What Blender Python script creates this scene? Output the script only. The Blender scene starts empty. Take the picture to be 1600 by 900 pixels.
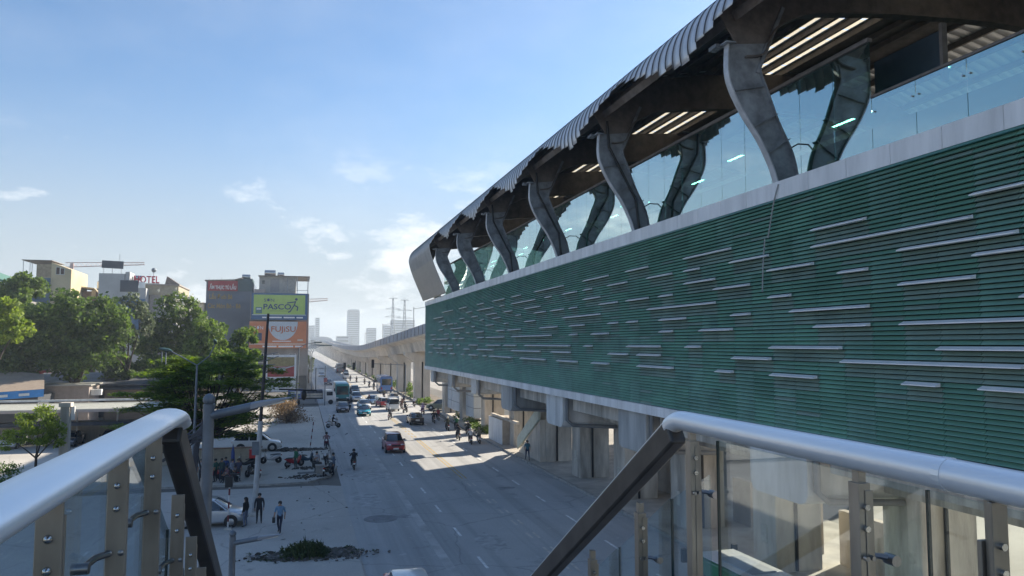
import bpy, bmesh, math, random
from mathutils import Vector, Matrix
R = math.radians
random.seed(7)
SC = bpy.context.scene
COL = SC.collection
# ---------------------------------------------------------------- camera
cam = bpy.data.cameras.new('camera')
cam.sensor_width = 36.0; cam.lens = 36.0 * 1180 / 1600
cam.clip_start = 0.05; cam.clip_end = 9000
co = bpy.data.objects.new('camera', cam); COL.objects.link(co)
co.location = (0, 0, 10.3)
co.rotation_euler = (R(90 + 4.217), 0, R(-15.54))
SC.camera = co
# ---------------------------------------------------------------- light
SUN_EL, SUN_AZ = 29.0, 63.0          # azimuth clockwise from +Y (the road)
sd = Vector((math.sin(R(SUN_AZ)) * math.cos(R(SUN_EL)), math.cos(R(SUN_AZ)) * math.cos(R(SUN_EL)), math.sin(R(SUN_EL))))
sl = bpy.data.lights.new('sun', 'SUN'); sl.energy = 4.0; sl.angle = R(0.55); sl.color = (1.0, 0.90, 0.74)
so = bpy.data.objects.new('sun', sl); COL.objects.link(so)
so.rotation_euler = (-sd).to_track_quat('-Z', 'Y').to_euler(); so.location = (60, 40, 60)
W = bpy.data.worlds.new('World'); SC.world = W; W.use_nodes = True
nt = W.node_tree; nt.nodes.clear()
def N(t, kind, **kw):
    n = t.nodes.new(kind)
    for k, v in kw.items():
        if k.startswith('i_'):
            key = k[2:]; key = int(key) if key.isdigit() else key
            n.inputs[key].default_value = v
        else: setattr(n, k, v)
    return n
sky = N(nt, 'ShaderNodeTexSky', sky_type='NISHITA', sun_disc=False, sun_elevation=R(SUN_EL), sun_rotation=R(SUN_AZ), altitude=0, air_density=1.0, dust_density=0.8, ozone_density=4.5)
bg = N(nt, 'ShaderNodeBackground', i_Strength=0.069)
wo = N(nt, 'ShaderNodeOutputWorld')
tc = N(nt, 'ShaderNodeTexCoord')
# clouds: project the view direction on a plane far above so that they flatten towards the horizon
sep = N(nt, 'ShaderNodeSeparateXYZ'); nt.links.new(tc.outputs['Generated'], sep.inputs[0])
mp = N(nt, 'ShaderNodeMapping'); mp.inputs['Scale'].default_value = (1, 1, 2.1); mp.inputs['Location'].default_value = (0.75, 0.2, 0.35)
nt.links.new(tc.outputs['Generated'], mp.inputs[0])
n1 = N(nt, 'ShaderNodeTexNoise', i_Scale=7.5, i_Detail=9.0, i_Roughness=0.62); nt.links.new(mp.outputs[0], n1.inputs['Vector'])
cr = N(nt, 'ShaderNodeValToRGB'); cr.color_ramp.elements[0].position = 0.53; cr.color_ramp.elements[1].position = 0.66
nt.links.new(n1.outputs['Fac'], cr.inputs[0])
n2 = N(nt, 'ShaderNodeTexNoise', i_Scale=2.2, i_Detail=5.0, i_Roughness=0.6); nt.links.new(mp.outputs[0], n2.inputs['Vector'])
cr2 = N(nt, 'ShaderNodeValToRGB'); cr2.color_ramp.elements[0].position = 0.50; cr2.color_ramp.elements[1].position = 0.85
cr2.color_ramp.elements[1].color = (0.22, 0.22, 0.22, 1)
nt.links.new(n2.outputs['Fac'], cr2.inputs[0])
# clouds thin out overhead
hz = N(nt, 'ShaderNodeMapRange'); hz.inputs[1].default_value = 0.26; hz.inputs[2].default_value = 0.15; hz.inputs[3].default_value = 0.0; hz.inputs[4].default_value = 1.0
nt.links.new(sep.outputs[2], hz.inputs[0])
mu = N(nt, 'ShaderNodeMath', operation='MULTIPLY'); nt.links.new(cr.outputs[0], mu.inputs[0]); nt.links.new(hz.outputs[0], mu.inputs[1])
ad = N(nt, 'ShaderNodeMath', operation='ADD', use_clamp=True); nt.links.new(mu.outputs[0], ad.inputs[0]); nt.links.new(cr2.outputs[0], ad.inputs[1])
sc = N(nt, 'ShaderNodeMath', operation='MULTIPLY', i_1=0.75); nt.links.new(ad.outputs[0], sc.inputs[0])
mx = N(nt, 'ShaderNodeMix', data_type='RGBA'); mx.inputs[7].default_value = (6.8, 6.9, 7.0, 1)
nt.links.new(sc.outputs[0], mx.inputs[0]); 
# pale urban haze that thickens towards the horizon, the same all round
hm = N(nt, 'ShaderNodeMapRange', interpolation_type='SMOOTHERSTEP'); hm.inputs[1].default_value = 0.0; hm.inputs[2].default_value = 0.40; hm.inputs[3].default_value = 1.0; hm.inputs[4].default_value = 0.0
nt.links.new(sep.outputs[2], hm.inputs[0])
hp = N(nt, 'ShaderNodeMath', operation='POWER', i_1=1.3); nt.links.new(hm.outputs[0], hp.inputs[0])
hs = N(nt, 'ShaderNodeMath', operation='MULTIPLY', i_1=0.9); nt.links.new(hp.outputs[0], hs.inputs[0])
mh = N(nt, 'ShaderNodeMix', data_type='RGBA'); mh.inputs[7].default_value = (3.1, 3.35, 3.6, 1)
nt.links.new(hs.outputs[0], mh.inputs[0]); tn = N(nt, 'ShaderNodeMix', data_type='RGBA', blend_type='MULTIPLY', i_0=1.0); tn.inputs[7].default_value = (0.86, 0.95, 0.97, 1)
nt.links.new(sky.outputs[0], tn.inputs[6]); nt.links.new(tn.outputs[2], mh.inputs[6])
nt.links.new(mh.outputs[2], mx.inputs[6]); nt.links.new(mx.outputs[2], bg.inputs[0]); nt.links.new(bg.outputs[0], wo.inputs[0])
SC.view_settings.view_transform = 'Standard'; SC.view_settings.look = 'None'
SC.view_settings.exposure = 1.42; SC.view_settings.gamma = 1.0
SC.cycles.use_denoising = True
SC.cycles.max_bounces = 7; SC.cycles.transparent_max_bounces = 24; SC.cycles.volume_bounces = 1
SC.cycles.sample_clamp_indirect = 6.0
SC.cycles.caustics_reflective = False; SC.cycles.caustics_refractive = False

# ---------------------------------------------------------------- helpers
MATS = {}
def M(name, col=(0.5, 0.5, 0.5), rough=0.6, metal=0.0, var=0.12, scale=2.0, bump=0.0, stretch=(1, 1, 1), spec=0.5, col2=None, detail=5.0, emit=0.0, coat=0.0, lo=0.35, hi=0.65):
    if name in MATS: return MATS[name]
    m = bpy.data.materials.new(name); m.use_nodes = True; t = m.node_tree
    b = t.nodes['Principled BSDF']
    b.inputs['Roughness'].default_value = rough; b.inputs['Metallic'].default_value = metal
    b.inputs['Specular IOR Level'].default_value = spec
    if coat: b.inputs['Coat Weight'].default_value = coat; b.inputs['Coat Roughness'].default_value = 0.08
    if var or col2:
        tcn = N(t, 'ShaderNodeTexCoord'); mpn = N(t, 'ShaderNodeMapping'); mpn.inputs['Scale'].default_value = stretch
        t.links.new(tcn.outputs['Object'], mpn.inputs[0])
        nn = N(t, 'ShaderNodeTexNoise', i_Scale=scale, i_Detail=detail, i_Roughness=0.6); t.links.new(mpn.outputs[0], nn.inputs['Vector'])
        rr = N(t, 'ShaderNodeValToRGB'); rr.color_ramp.elements[0].position = lo; rr.color_ramp.elements[1].position = hi
        a = [c * (1 - var) for c in col]; c2 = col2 or [min(1, c * (1 + var)) for c in col]
        rr.color_ramp.elements[0].color = (*a, 1); rr.color_ramp.elements[1].color = (*c2, 1)
        t.links.new(nn.outputs['Fac'], rr.inputs[0]); t.links.new(rr.outputs[0], b.inputs['Base Color'])
        if bump:
            bn = N(t, 'ShaderNodeBump', i_Strength=bump, i_Distance=0.05)
            nb = N(t, 'ShaderNodeTexNoise', i_Scale=scale * 6, i_Detail=4.0); t.links.new(mpn.outputs[0], nb.inputs['Vector'])
            t.links.new(nb.outputs['Fac'], bn.inputs['Height']); t.links.new(bn.outputs[0], b.inputs['Normal'])
    else: b.inputs['Base Color'].default_value = (*col, 1)
    if emit:
        b.inputs['Emission Color'].default_value = (*col, 1); b.inputs['Emission Strength'].default_value = emit
    MATS[name] = m
    return m
def glass(name, tint, refl, rough=0.02, gcol=(0.9, 0.95, 1.0)):
    if name in MATS: return MATS[name]
    m = bpy.data.materials.new(name); m.use_nodes = True; t = m.node_tree; t.nodes.clear()
    o = N(t, 'ShaderNodeOutputMaterial'); tr = N(t, 'ShaderNodeBsdfTransparent'); tr.inputs[0].default_value = (*tint, 1)
    gl = N(t, 'ShaderNodeBsdfGlossy', i_Roughness=rough); gl.inputs[0].default_value = (*gcol, 1)
    lw = N(t, 'ShaderNodeLayerWeight', i_Blend=0.5)
    mr = N(t, 'ShaderNodeMapRange'); mr.inputs[1].default_value = 0.25; mr.inputs[2].default_value = 1.0; mr.inputs[3].default_value = refl; mr.inputs[4].default_value = min(0.95, refl + 0.4)
    t.links.new(lw.outputs['Facing'], mr.inputs[0])
    mi = N(t, 'ShaderNodeMixShader'); t.links.new(mr.outputs[0], mi.inputs[0]); t.links.new(tr.outputs[0], mi.inputs[1]); t.links.new(gl.outputs[0], mi.inputs[2])
    t.links.new(mi.outputs[0], o.inputs[0]); MATS[name] = m
    return m
ROOTLOC = {}
def thing(name, label, cat, loc=(0, 0, 0), group=None):
    o = bpy.data.objects.new(name, None); COL.objects.link(o); o.location = loc; o.empty_display_size = 0.3
    o['label'] = label; o['category'] = cat
    if group: o['group'] = group
    ROOTLOC[o.name] = Vector(loc)
    return o
def tag(o, label, cat, group=None):
    o['label'] = label; o['category'] = cat
    if group: o['group'] = group
    return o
def put(name, me, mat, parent=None, kind=None):
    o = bpy.data.objects.new(name, me); COL.objects.link(o)
    if mat and not me.materials:
        for x in (mat if isinstance(mat, (list, tuple)) else [mat]): me.materials.append(x)
    if parent: o.parent = parent; ROOTLOC[o.name] = ROOTLOC.get(parent.name, Vector())
    if kind: o['kind'] = kind
    return o
def copy_tree(o, parent=None):
    c = o.copy(); COL.objects.link(c); c.parent = parent
    for ch in o.children: copy_tree(ch, c)
    return c
class MB:
    def __init__(s): s.v = []; s.f = []; s.m = []; s.cm = 0
    def add(s, vs, fs):
        n = len(s.v); s.v += [tuple(p) for p in vs]
        for f in fs: s.f.append([i + n for i in f]); s.m.append(s.cm)
        return s
    def box(s, x0, x1, y0, y1, z0, z1):
        vs = [(x, y, z) for z in (z0, z1) for y in (y0, y1) for x in (x0, x1)]
        return s.add(vs, [(0, 2, 3, 1), (4, 5, 7, 6), (0, 1, 5, 4), (2, 6, 7, 3), (0, 4, 6, 2), (1, 3, 7, 5)])
    def obox(s, c, sx, sy, sz, rot=None):
        c = Vector(c); vs = []
        for z in (-1, 1):
            for y in (-1, 1):
                for x in (-1, 1):
                    p = Vector((x * sx / 2, y * sy / 2, z * sz / 2))
                    if rot: p = rot @ p
                    vs.append(c + p)
        return s.add(vs, [(0, 2, 3, 1), (4, 5, 7, 6), (0, 1, 5, 4), (2, 6, 7, 3), (0, 4, 6, 2), (1, 3, 7, 5)])
    def prism(s, pts, a, b, ax='y', pb=None):
        pb = pb or pts; n = len(pts)
        f = {'y': lambda p, t: (p[0], t, p[1]), 'x': lambda p, t: (t, p[0], p[1]), 'z': lambda p, t: (p[0], p[1], t)}[ax]
        vs = [f(p, a) for p in pts] + [f(p, b) for p in pb]
        fs = [(i, (i + 1) % n, (i + 1) % n + n, i + n) for i in range(n)] + [tuple(range(n))[::-1], tuple(range(n, 2 * n))]
        return s.add(vs, fs)
    def tube(s, path, r, n=8, cap=True, sy=1.0):
        path = [Vector(p) for p in path]; rr = r if isinstance(r, (list, tuple)) else [r] * len(path)
        vs = []; fs = []; up = None
        for i, p in enumerate(path):
            d = (path[min(i + 1, len(path) - 1)] - path[max(i - 1, 0)]).normalized()
            if up is None: up = Vector((0, 0, 1)) if abs(d.z) < 0.95 else Vector((0, 1, 0))
            a = d.cross(up).normalized(); b = a.cross(d).normalized(); up = b
            for k in range(n):
                t = 2 * math.pi * k / n; vs.append(p + (a * math.cos(t) + b * math.sin(t) * sy) * rr[i])
        for i in range(len(path) - 1):
            for k in range(n):
                fs.append((i * n + k, i * n + (k + 1) % n, (i + 1) * n + (k + 1) % n, (i + 1) * n + k))
        if cap: fs += [tuple(range(n))[::-1], tuple(range((len(path) - 1) * n, len(path) * n))]
        return s.add(vs, fs)
    def lathe(s, prof, c, ax='z', n=16):
        vs = []; fs = []
        for r, h in prof:
            for k in range(n):
                t = 2 * math.pi * k / n; a, b = r * math.cos(t), r * math.sin(t)
                p = {'z': (a, b, h), 'y': (a, h, b), 'x': (h, a, b)}[ax]
                vs.append((p[0] + c[0], p[1] + c[1], p[2] + c[2]))
        for i in range(len(prof) - 1):
            for k in range(n): fs.append((i * n + k, i * n + (k + 1) % n, (i + 1) * n + (k + 1) % n, (i + 1) * n + k))
        fs += [tuple(range(n))[::-1], tuple(range((len(prof) - 1) * n, len(prof) * n))]
        return s.add(vs, fs)
    def loft(s, secs, cap=True):
        n = len(secs[0]); vs = [p for q in secs for p in q]; fs = []
        for i in range(len(secs) - 1):
            for k in range(n): fs.append((i * n + k, i * n + (k + 1) % n, (i + 1) * n + (k + 1) % n, (i + 1) * n + k))
        if cap: fs += [tuple(range(n))[::-1], tuple(range((len(secs) - 1) * n, len(secs) * n))]
        return s.add(vs, fs)
    def quad(s, a, b, c, d): return s.add([a, b, c, d], [(0, 1, 2, 3)])
    def mesh(s, name, off=Vector((0, 0, 0)), smooth=0, fix=True):
        me = bpy.data.meshes.new(name); me.from_pydata([(p[0] - off.x, p[1] - off.y, p[2] - off.z) for p in s.v], [], s.f)
        if any(s.m): me.polygons.foreach_set('material_index', s.m)
        if fix:
            bm = bmesh.new(); bm.from_mesh(me); bmesh.ops.recalc_face_normals(bm, faces=bm.faces); bm.to_mesh(me); bm.free()
        if smooth:
            me.polygons.foreach_set('use_smooth', [True] * len(me.polygons)); me.set_sharp_from_angle(angle=R(smooth))
        me.update()
        return me
    def build(s, name, mat, parent=None, smooth=0, kind=None, fix=True, bevel=0):
        off = ROOTLOC.get(parent.name, Vector()) if parent else Vector()
        o = put(name, s.mesh(name, off, smooth, fix), mat, parent, kind)
        if bevel:
            bv = o.modifiers.new('bevel', 'BEVEL'); bv.width = bevel; bv.segments = 2; bv.limit_method = 'ANGLE'; bv.angle_limit = R(40)
        return o
def struct(name, mb, mat, **kw):
    o = mb.build(name, mat, **kw)
    if not o.parent: o['kind'] = 'structure'
    return o
def text(name, body, size, mat, parent, loc, rot, depth=0.02, align='LEFT', width=None, bold=0.0):
    cu = bpy.data.curves.new(name, 'FONT'); cu.body = body; cu.size = size; cu.extrude = depth; cu.align_x = align; cu.offset = bold; cu.resolution_u = 3
    to = bpy.data.objects.new('tmp', cu); COL.objects.link(to)
    dg = bpy.context.evaluated_depsgraph_get(); me = bpy.data.meshes.new_from_object(to.evaluated_get(dg))
    bpy.data.objects.remove(to)
    if width and me.vertices:
        xs = [v.co.x for v in me.vertices]; k = width / max(1e-6, max(xs) - min(xs))
        for v in me.vertices: v.co.x *= k
    mt = Matrix.Translation(Vector(loc) - (ROOTLOC.get(parent.name, Vector()) if parent else Vector())) @ rot.to_4x4()
    me.transform(mt); me.materials.clear()
    return put(name, me, mat, parent)
def rmat(ax, ay, az): return Matrix.Rotation(R(az), 3, 'Z') @ Matrix.Rotation(R(ay), 3, 'Y') @ Matrix.Rotation(R(ax), 3, 'X')
FRONT = rmat(90, 0, 0)               # text standing up, read from -Y

# ---------------------------------------------------------------- materials
conc = M('concrete', (0.55, 0.50, 0.435), 0.85, var=0.28, scale=0.9, stretch=(1, 1, 0.25), bump=0.25)
conc_d = M('concrete_weathered', (0.47, 0.435, 0.385), 0.9, var=0.35, scale=1.3, stretch=(1, 1, 0.2), bump=0.3)
conc_w = M('concrete_pale', (0.60, 0.60, 0.585), 0.8, var=0.22, scale=1.1, stretch=(1, 1, 0.2), bump=0.15)
wpanel = M('white_panel', (0.78, 0.78, 0.78), 0.55, var=0.14, scale=1.4, stretch=(1, 1, 0.15))
green = M('green_louvre', (0.165, 0.345, 0.255), 0.4, var=0.22, scale=0.5, stretch=(1, 0.6, 2))
green2 = M('louvre_grey_and_fin_shade', (0.24, 0.34, 0.29), 0.45, var=0.2, scale=0.6)
green3 = M('green_louvre_faded', (0.19, 0.355, 0.28), 0.45, var=0.2, scale=0.7)
finw = M('white_fin', (0.86, 0.86, 0.86), 0.3, var=0.05)
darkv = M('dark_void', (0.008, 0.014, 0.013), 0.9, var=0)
steel = M('grey_painted_steel', (0.27, 0.29, 0.31), 0.5, metal=0.1, var=0.35, scale=1.5, bump=0.1)
steel_l = M('light_flange_steel', (0.50, 0.52, 0.55), 0.45, metal=0.1, var=0.2, scale=2)
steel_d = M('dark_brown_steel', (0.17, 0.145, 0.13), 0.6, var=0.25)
roofm = M('roof_sheet_metal', (0.66, 0.67, 0.69), 0.35, metal=0.3, var=0.1, scale=0.8)
roofl = M('silver_cladding', (0.80, 0.78, 0.74), 0.35, metal=0.3, var=0.06, scale=0.8)
seamm = M('roof_seam', (0.16, 0.165, 0.18), 0.5, var=0)
brushed = M('brushed_steel', (0.90, 0.91, 0.93), 0.33, metal=0.35, var=0.07, scale=7, stretch=(1, 0.08, 1))
brush_d = M('dull_steel_post', (0.34, 0.31, 0.27), 0.42, metal=0.8, var=0.2, scale=5, stretch=(1, 1, 0.3))
chrome = M('polished_bolt', (0.55, 0.55, 0.55), 0.18, metal=1.0, var=0)
black = M('black_rubber', (0.012, 0.012, 0.013), 0.7, var=0.2)
blackpipe = M('black_pipe', (0.015, 0.016, 0.018), 0.45, var=0)
railg = glass('balustrade_glass', (0.88, 0.92, 0.91), 0.015)
stng = glass('station_glass', (0.60, 0.82, 0.74), 0.42, gcol=(0.86, 0.98, 1.0))
winm = M('window_glass_dark', (0.03, 0.04, 0.05), 0.12, var=0.2, spec=0.8)
def groundmat(name, c1, c2, track=0.0, bump=0.2):
    if name in MATS: return MATS[name]
    m = bpy.data.materials.new(name); m.use_nodes = True; t = m.node_tree; b = t.nodes['Principled BSDF']; b.inputs['Roughness'].default_value = 0.9; b.inputs['Specular IOR Level'].default_value = 0.25
    tcn = N(t, 'ShaderNodeTexCoord')
    def noise(scale, st, lo, hi, detail=5.0, loc=0.0):
        mp_ = N(t, 'ShaderNodeMapping'); mp_.inputs['Scale'].default_value = st; mp_.inputs['Location'].default_value = (loc, loc, 0); t.links.new(tcn.outputs['Object'], mp_.inputs[0])
        n_ = N(t, 'ShaderNodeTexNoise', i_Scale=scale, i_Detail=detail, i_Roughness=0.62); t.links.new(mp_.outputs[0], n_.inputs['Vector'])
        r_ = N(t, 'ShaderNodeMapRange'); r_.inputs[1].default_value = lo; r_.inputs[2].default_value = hi; t.links.new(n_.outputs['Fac'], r_.inputs[0]); return r_.outputs[0]
    def mix(fac, x, y, k):
        f = N(t, 'ShaderNodeMath', operation='MULTIPLY', i_1=k); t.links.new(fac, f.inputs[0])
        q = N(t, 'ShaderNodeMix', data_type='RGBA'); t.links.new(f.outputs[0], q.inputs[0])
        for s_, v in ((6, x), (7, y)):
            if isinstance(v, tuple): q.inputs[s_].default_value = (*v, 1)
            else: t.links.new(v, q.inputs[s_])
        return q.outputs[2]
    c = mix(noise(0.14, (1, 0.7, 1), 0.35, 0.65), c1, c2, 1.0)
    dk = tuple(v * 0.66 for v in c1); lt = tuple(min(0.75, v * 1.2) for v in c2)
    if track: c = mix(noise(0.9, (1, 0.02, 1), 0.48, 0.66, 3.0), c, dk, track)
    c = mix(noise(0.55, (1, 0.8, 1), 0.60, 0.70, 8.0, 7.3), c, dk, 0.8)
    c = mix(noise(1.3, (1, 1, 1), 0.62, 0.72, 8.0, 3.1), c, lt, 0.75)
    c = mix(noise(11.0, (1, 1, 1), 0.35, 0.75, 4.0), c, dk, 0.45)
    v_ = N(t, 'ShaderNodeTexVoronoi', feature='DISTANCE_TO_EDGE', i_Scale=0.16); wn = N(t, 'ShaderNodeTexNoise', i_Scale=0.8, i_Detail=6.0); t.links.new(tcn.outputs['Object'], wn.inputs['Vector'])
    va = N(t, 'ShaderNodeMix', data_type='VECTOR', i_0=0.35); 
    t.links.new(tcn.outputs['Object'], va.inputs[4]); t.links.new(wn.outputs['Color'], va.inputs[5]); t.links.new(va.outputs[1], v_.inputs['Vector'])
    cr_ = N(t, 'ShaderNodeMapRange'); cr_.inputs[1].default_value = 0.0; cr_.inputs[2].default_value = 0.006; cr_.inputs[3].default_value = 1.0; cr_.inputs[4].default_value = 0.0; t.links.new(v_.outputs['Distance'], cr_.inputs[0])
    c = mix(cr_.outputs[0], c, tuple(v * 0.45 for v in c1), 0.5)
    t.links.new(c, b.inputs['Base Color'])
    bn = N(t, 'ShaderNodeBump', i_Strength=bump, i_Distance=0.03); nb = N(t, 'ShaderNodeTexNoise', i_Scale=9.0, i_Detail=5.0); t.links.new(tcn.outputs['Object'], nb.inputs['Vector']); t.links.new(nb.outputs['Fac'], bn.inputs['Height']); t.links.new(bn.outputs[0], b.inputs['Normal'])
    MATS[name] = m
    return m
asph = groundmat('road_asphalt', (0.42, 0.42, 0.42), (0.51, 0.505, 0.495), 0.55)
dirt = groundmat('dusty_plaza', (0.45, 0.42, 0.38), (0.58, 0.545, 0.49), 0.0, 0.35)
pave = M('sidewalk_paving', (0.46, 0.42, 0.37), 0.9, var=0.2, scale=0.6, bump=0.15)
kerbm = M('kerb_stone', (0.34, 0.33, 0.31), 0.85, var=0.25, scale=2)
yel = M('yellow_line', (0.66, 0.44, 0.14), 0.8, var=0.3, scale=1.5, col2=(0.48, 0.38, 0.22))
wht = M('white_line', (0.72, 0.72, 0.71), 0.8, var=0.25, scale=2.0)
bark = M('bark', (0.055, 0.042, 0.032), 0.95, var=0.35, scale=4, stretch=(1, 1, 0.3), bump=0.4)
# ================================================================ ground
g = MB(); g.box(-4000, 4000, -300, 6000, -1.0, 0.0)
struct('ground', g, M('ground_earth', (0.16, 0.15, 0.135), 0.95, var=0.3, scale=0.05, bump=0.2))
g = MB(); g.quad((3.0, -60, 0.006), (19.0, -60, 0.006), (19.0, 112, 0.006), (3.0, 112, 0.006))
g.quad((3.0, 112, 0.006), (19.0, 112, 0.006), (19.6, 1400, 0.006), (3.2, 1400, 0.006)); road = struct('road', g, asph)
g = MB(); g.prism([(-60, 28), (3, 28), (3, 57.0), (1.8, 57.6), (-60, 59.0)], 0.002, 0.0045, 'z'); struct('side_street', g, groundmat('side_street_asphalt', (0.43, 0.41, 0.385), (0.55, 0.525, 0.49), 0.0, 0.3))
# plaza corner with a kerb towards the side street
pl = [(-40, 60.0), (-7, 59.2), (-2, 58.6), (0.6, 58.9), (2.2, 61.0), (2.8, 65.0), (2.9, 128), (-60, 128), (-60, 60)]
g = MB(); g.prism(pl, 0.0, 0.07, 'z'); struct('plaza', g, dirt)
ko = struct('plaza_kerb', MB().box(-0.05, 0.05, -0.05, 0.05, 0.0, 0.01), kerbm)   # carries its stones
ko.location = (-3, 58.55, 0.0)
ROOTLOC[ko.name] = Vector((-3, 58.55, 0.0))
cpts = [(-26, 59.72), (-7, 59.14), (-2, 58.54), (0.7, 58.84), (2.3, 60.95), (2.92, 65.0), (2.98, 76)]
for (x0, y0), (x1, y1) in zip(cpts, cpts[1:]):
    L = math.hypot(x1 - x0, y1 - y0); k = max(1, int(L / 1.0)); a = math.degrees(math.atan2(y1 - y0, x1 - x0))
    for i in range(k):
        t = (i + 0.5) / k
        MB().obox((x0 + (x1 - x0) * t, y0 + (y1 - y0) * t, 0.065), L / k - 0.03, 0.18, 0.13, rmat(0, 0, a)).build('kerb_stone', kerbm, ko, bevel=0)
# near pavement island (bottom left) with weeds
g = MB(); g.prism([(-14, 30), (2.9, 30), (2.9, 37.4), (2.2, 39.6), (0.5, 41.6), (-3.0, 42.2), (-14, 42.6)], 0.0, 0.075, 'z'); struct('pavement_left', g, groundmat('near_pavement', (0.44, 0.42, 0.395), (0.56, 0.535, 0.495), 0.0, 0.35))
# right side pavement under the station and the carriageway behind it
g = MB(); g.prism([(19.15, -60), (29.5, -60), (29.5, 112), (20.0, 112), (19.15, 84)], 0.0, 0.13, 'z'); struct('pavement_right', g, pave)
rk = struct('pavement_kerb', MB().box(19.0, 19.02, 40, 40.1, 0.0, 0.01), kerbm)
ROOTLOC[rk.name] = Vector()
for i in range(62):
    y = 22 + i * 1.35
    x = 19.0 + (max(0, y - 84) / 28) * 1.0
    MB().box(x, x + 0.2, y, y + 1.31, 0.0, 0.15).build('kerb_stone', kerbm, rk)
g = MB(); g.prism([(29.7, -60), (44, -60), (44, 1200), (29.7, 1200)], 0.0, 0.004, 'z'); struct('far_carriageway', g, M('sunny_concrete_road', (0.34, 0.32, 0.29), 0.9, var=0.12, scale=0.2, bump=0.1))
# median under the viaduct with its kerb
g = MB(); g.prism([(19.9, 128), (21, 126.5), (24, 126.5), (25.4, 128), (25.6, 1200), (20.3, 1200)], 0.0, 0.16, 'z'); struct('median', g, M('median_soil', (0.16, 0.13, 0.10), 0.95, var=0.3, scale=0.7, bump=0.3))
mk = struct('median_kerb', MB().box(20.2, 20.22, 130, 130.1, 0.0, 0.01), kerbm); ROOTLOC[mk.name] = Vector()
for i in range(70):
    y = 128 + i * 2.0; x = 19.72 + 0.0004 * (y - 128)
    MB().box(x, x + 0.22, y, y + 1.95, 0.0, 0.26).build('kerb_stone', M('painted_kerb', (0.42, 0.38, 0.33), 0.85, var=0.2), mk)
# markings
mroot = road
ROOTLOC[road.name] = Vector()
def mark(x0, x1, y0, y1, m, name='lane_dash', rot=0): MB().quad((x0, y0, 0.012), (x1, y0, 0.012), (x1, y1, 0.012), (x0, y1, 0.012)).build(name, m, road)
for x in (12.0, 12.32):
    mark(x, x + 0.13, 57.5, 82, yel, 'centre_line')
    mark(x, x + 0.13, 92, 109, yel, 'centre_line')
    mark(x, x + 0.13, 135, 420, yel, 'centre_line')
for i in range(9):
    y = 30 + i * 3.05
    for x in (11.95, 12.33): mark(x, x + 0.14, y, y + 1.2, M('pale_dash', (0.56, 0.52, 0.47), 0.85, var=0.2), 'centre_dash')
for i in range(3):
    for x in (11.95, 12.33): mark(x, x + 0.14, 84 + i * 2.6, 85.3 + i * 2.6, yel, 'centre_dash')
for i in range(36):
    y = 28.5 + i * 6.05
    if 112 < y < 132: continue
    mark(8.38, 8.52, y, y + 2.0, wht); 
    mark(15.48, 15.62, y + 1.2, y + 3.2, wht)
for i in range(5): mark(4.9 + i * 0.7, 5.15 + i * 0.7, 58.2, 58.4, M('pale_dash'), 'stop_dash')
# patches, puddle stain, tyre-worn band
MB().lathe([(0.0, 0.0), (1.0, 0.0), (1.0, 0.002)], (4.7, 45.8, 0.008), n=22).build('manhole_patch', M('asphalt_patch', (0.22, 0.225, 0.235), 0.8, var=0.2), road)
def blob(x, y, rx, ry, z, name, m, n=26, seed=1):
    r = random.Random(seed); b = MB(); ring = []
    for k in range(n):
        t = 2 * math.pi * k / n; q = 1 + r.uniform(-0.18, 0.18); ring.append((x + rx * q * math.cos(t), y + ry * q * math.sin(t), z))
    b.add(ring, [tuple(range(n))]); return b.build(name, m, road)
blob(5.6, 46.1, 0.9, 0.55, 0.0095, 'oil_stain', M('asphalt_stain', (0.27, 0.275, 0.28), 0.85, var=0.25), seed=3)
blob(5.0, 61, 1.6, 3.2, 0.0095, 'road_repair', M('road_repair', (0.40, 0.40, 0.40), 0.9, var=0.25), seed=5)
blob(9.7, 39, 0.8, 1.8, 0.0095, 'road_repair', M('road_repair'), seed=8)
blob(14.3, 53, 0.7, 0.5, 0.0095, 'oil_stain', M('asphalt_stain'), seed=11)
blob(4.2, 52, 1.0, 2.6, 0.0095, 'road_repair', M('road_repair'), seed=13)
# faint dust drift along the left lane and dark seams
MB().quad((6.6, 25, 0.0085), (7.1, 25, 0.0085), (6.75, 110, 0.0085), (6.5, 110, 0.0085)).build('dust_streak', M('road_dust', (0.46, 0.455, 0.445), 0.95, var=0.25, scale=0.6), road)

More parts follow.
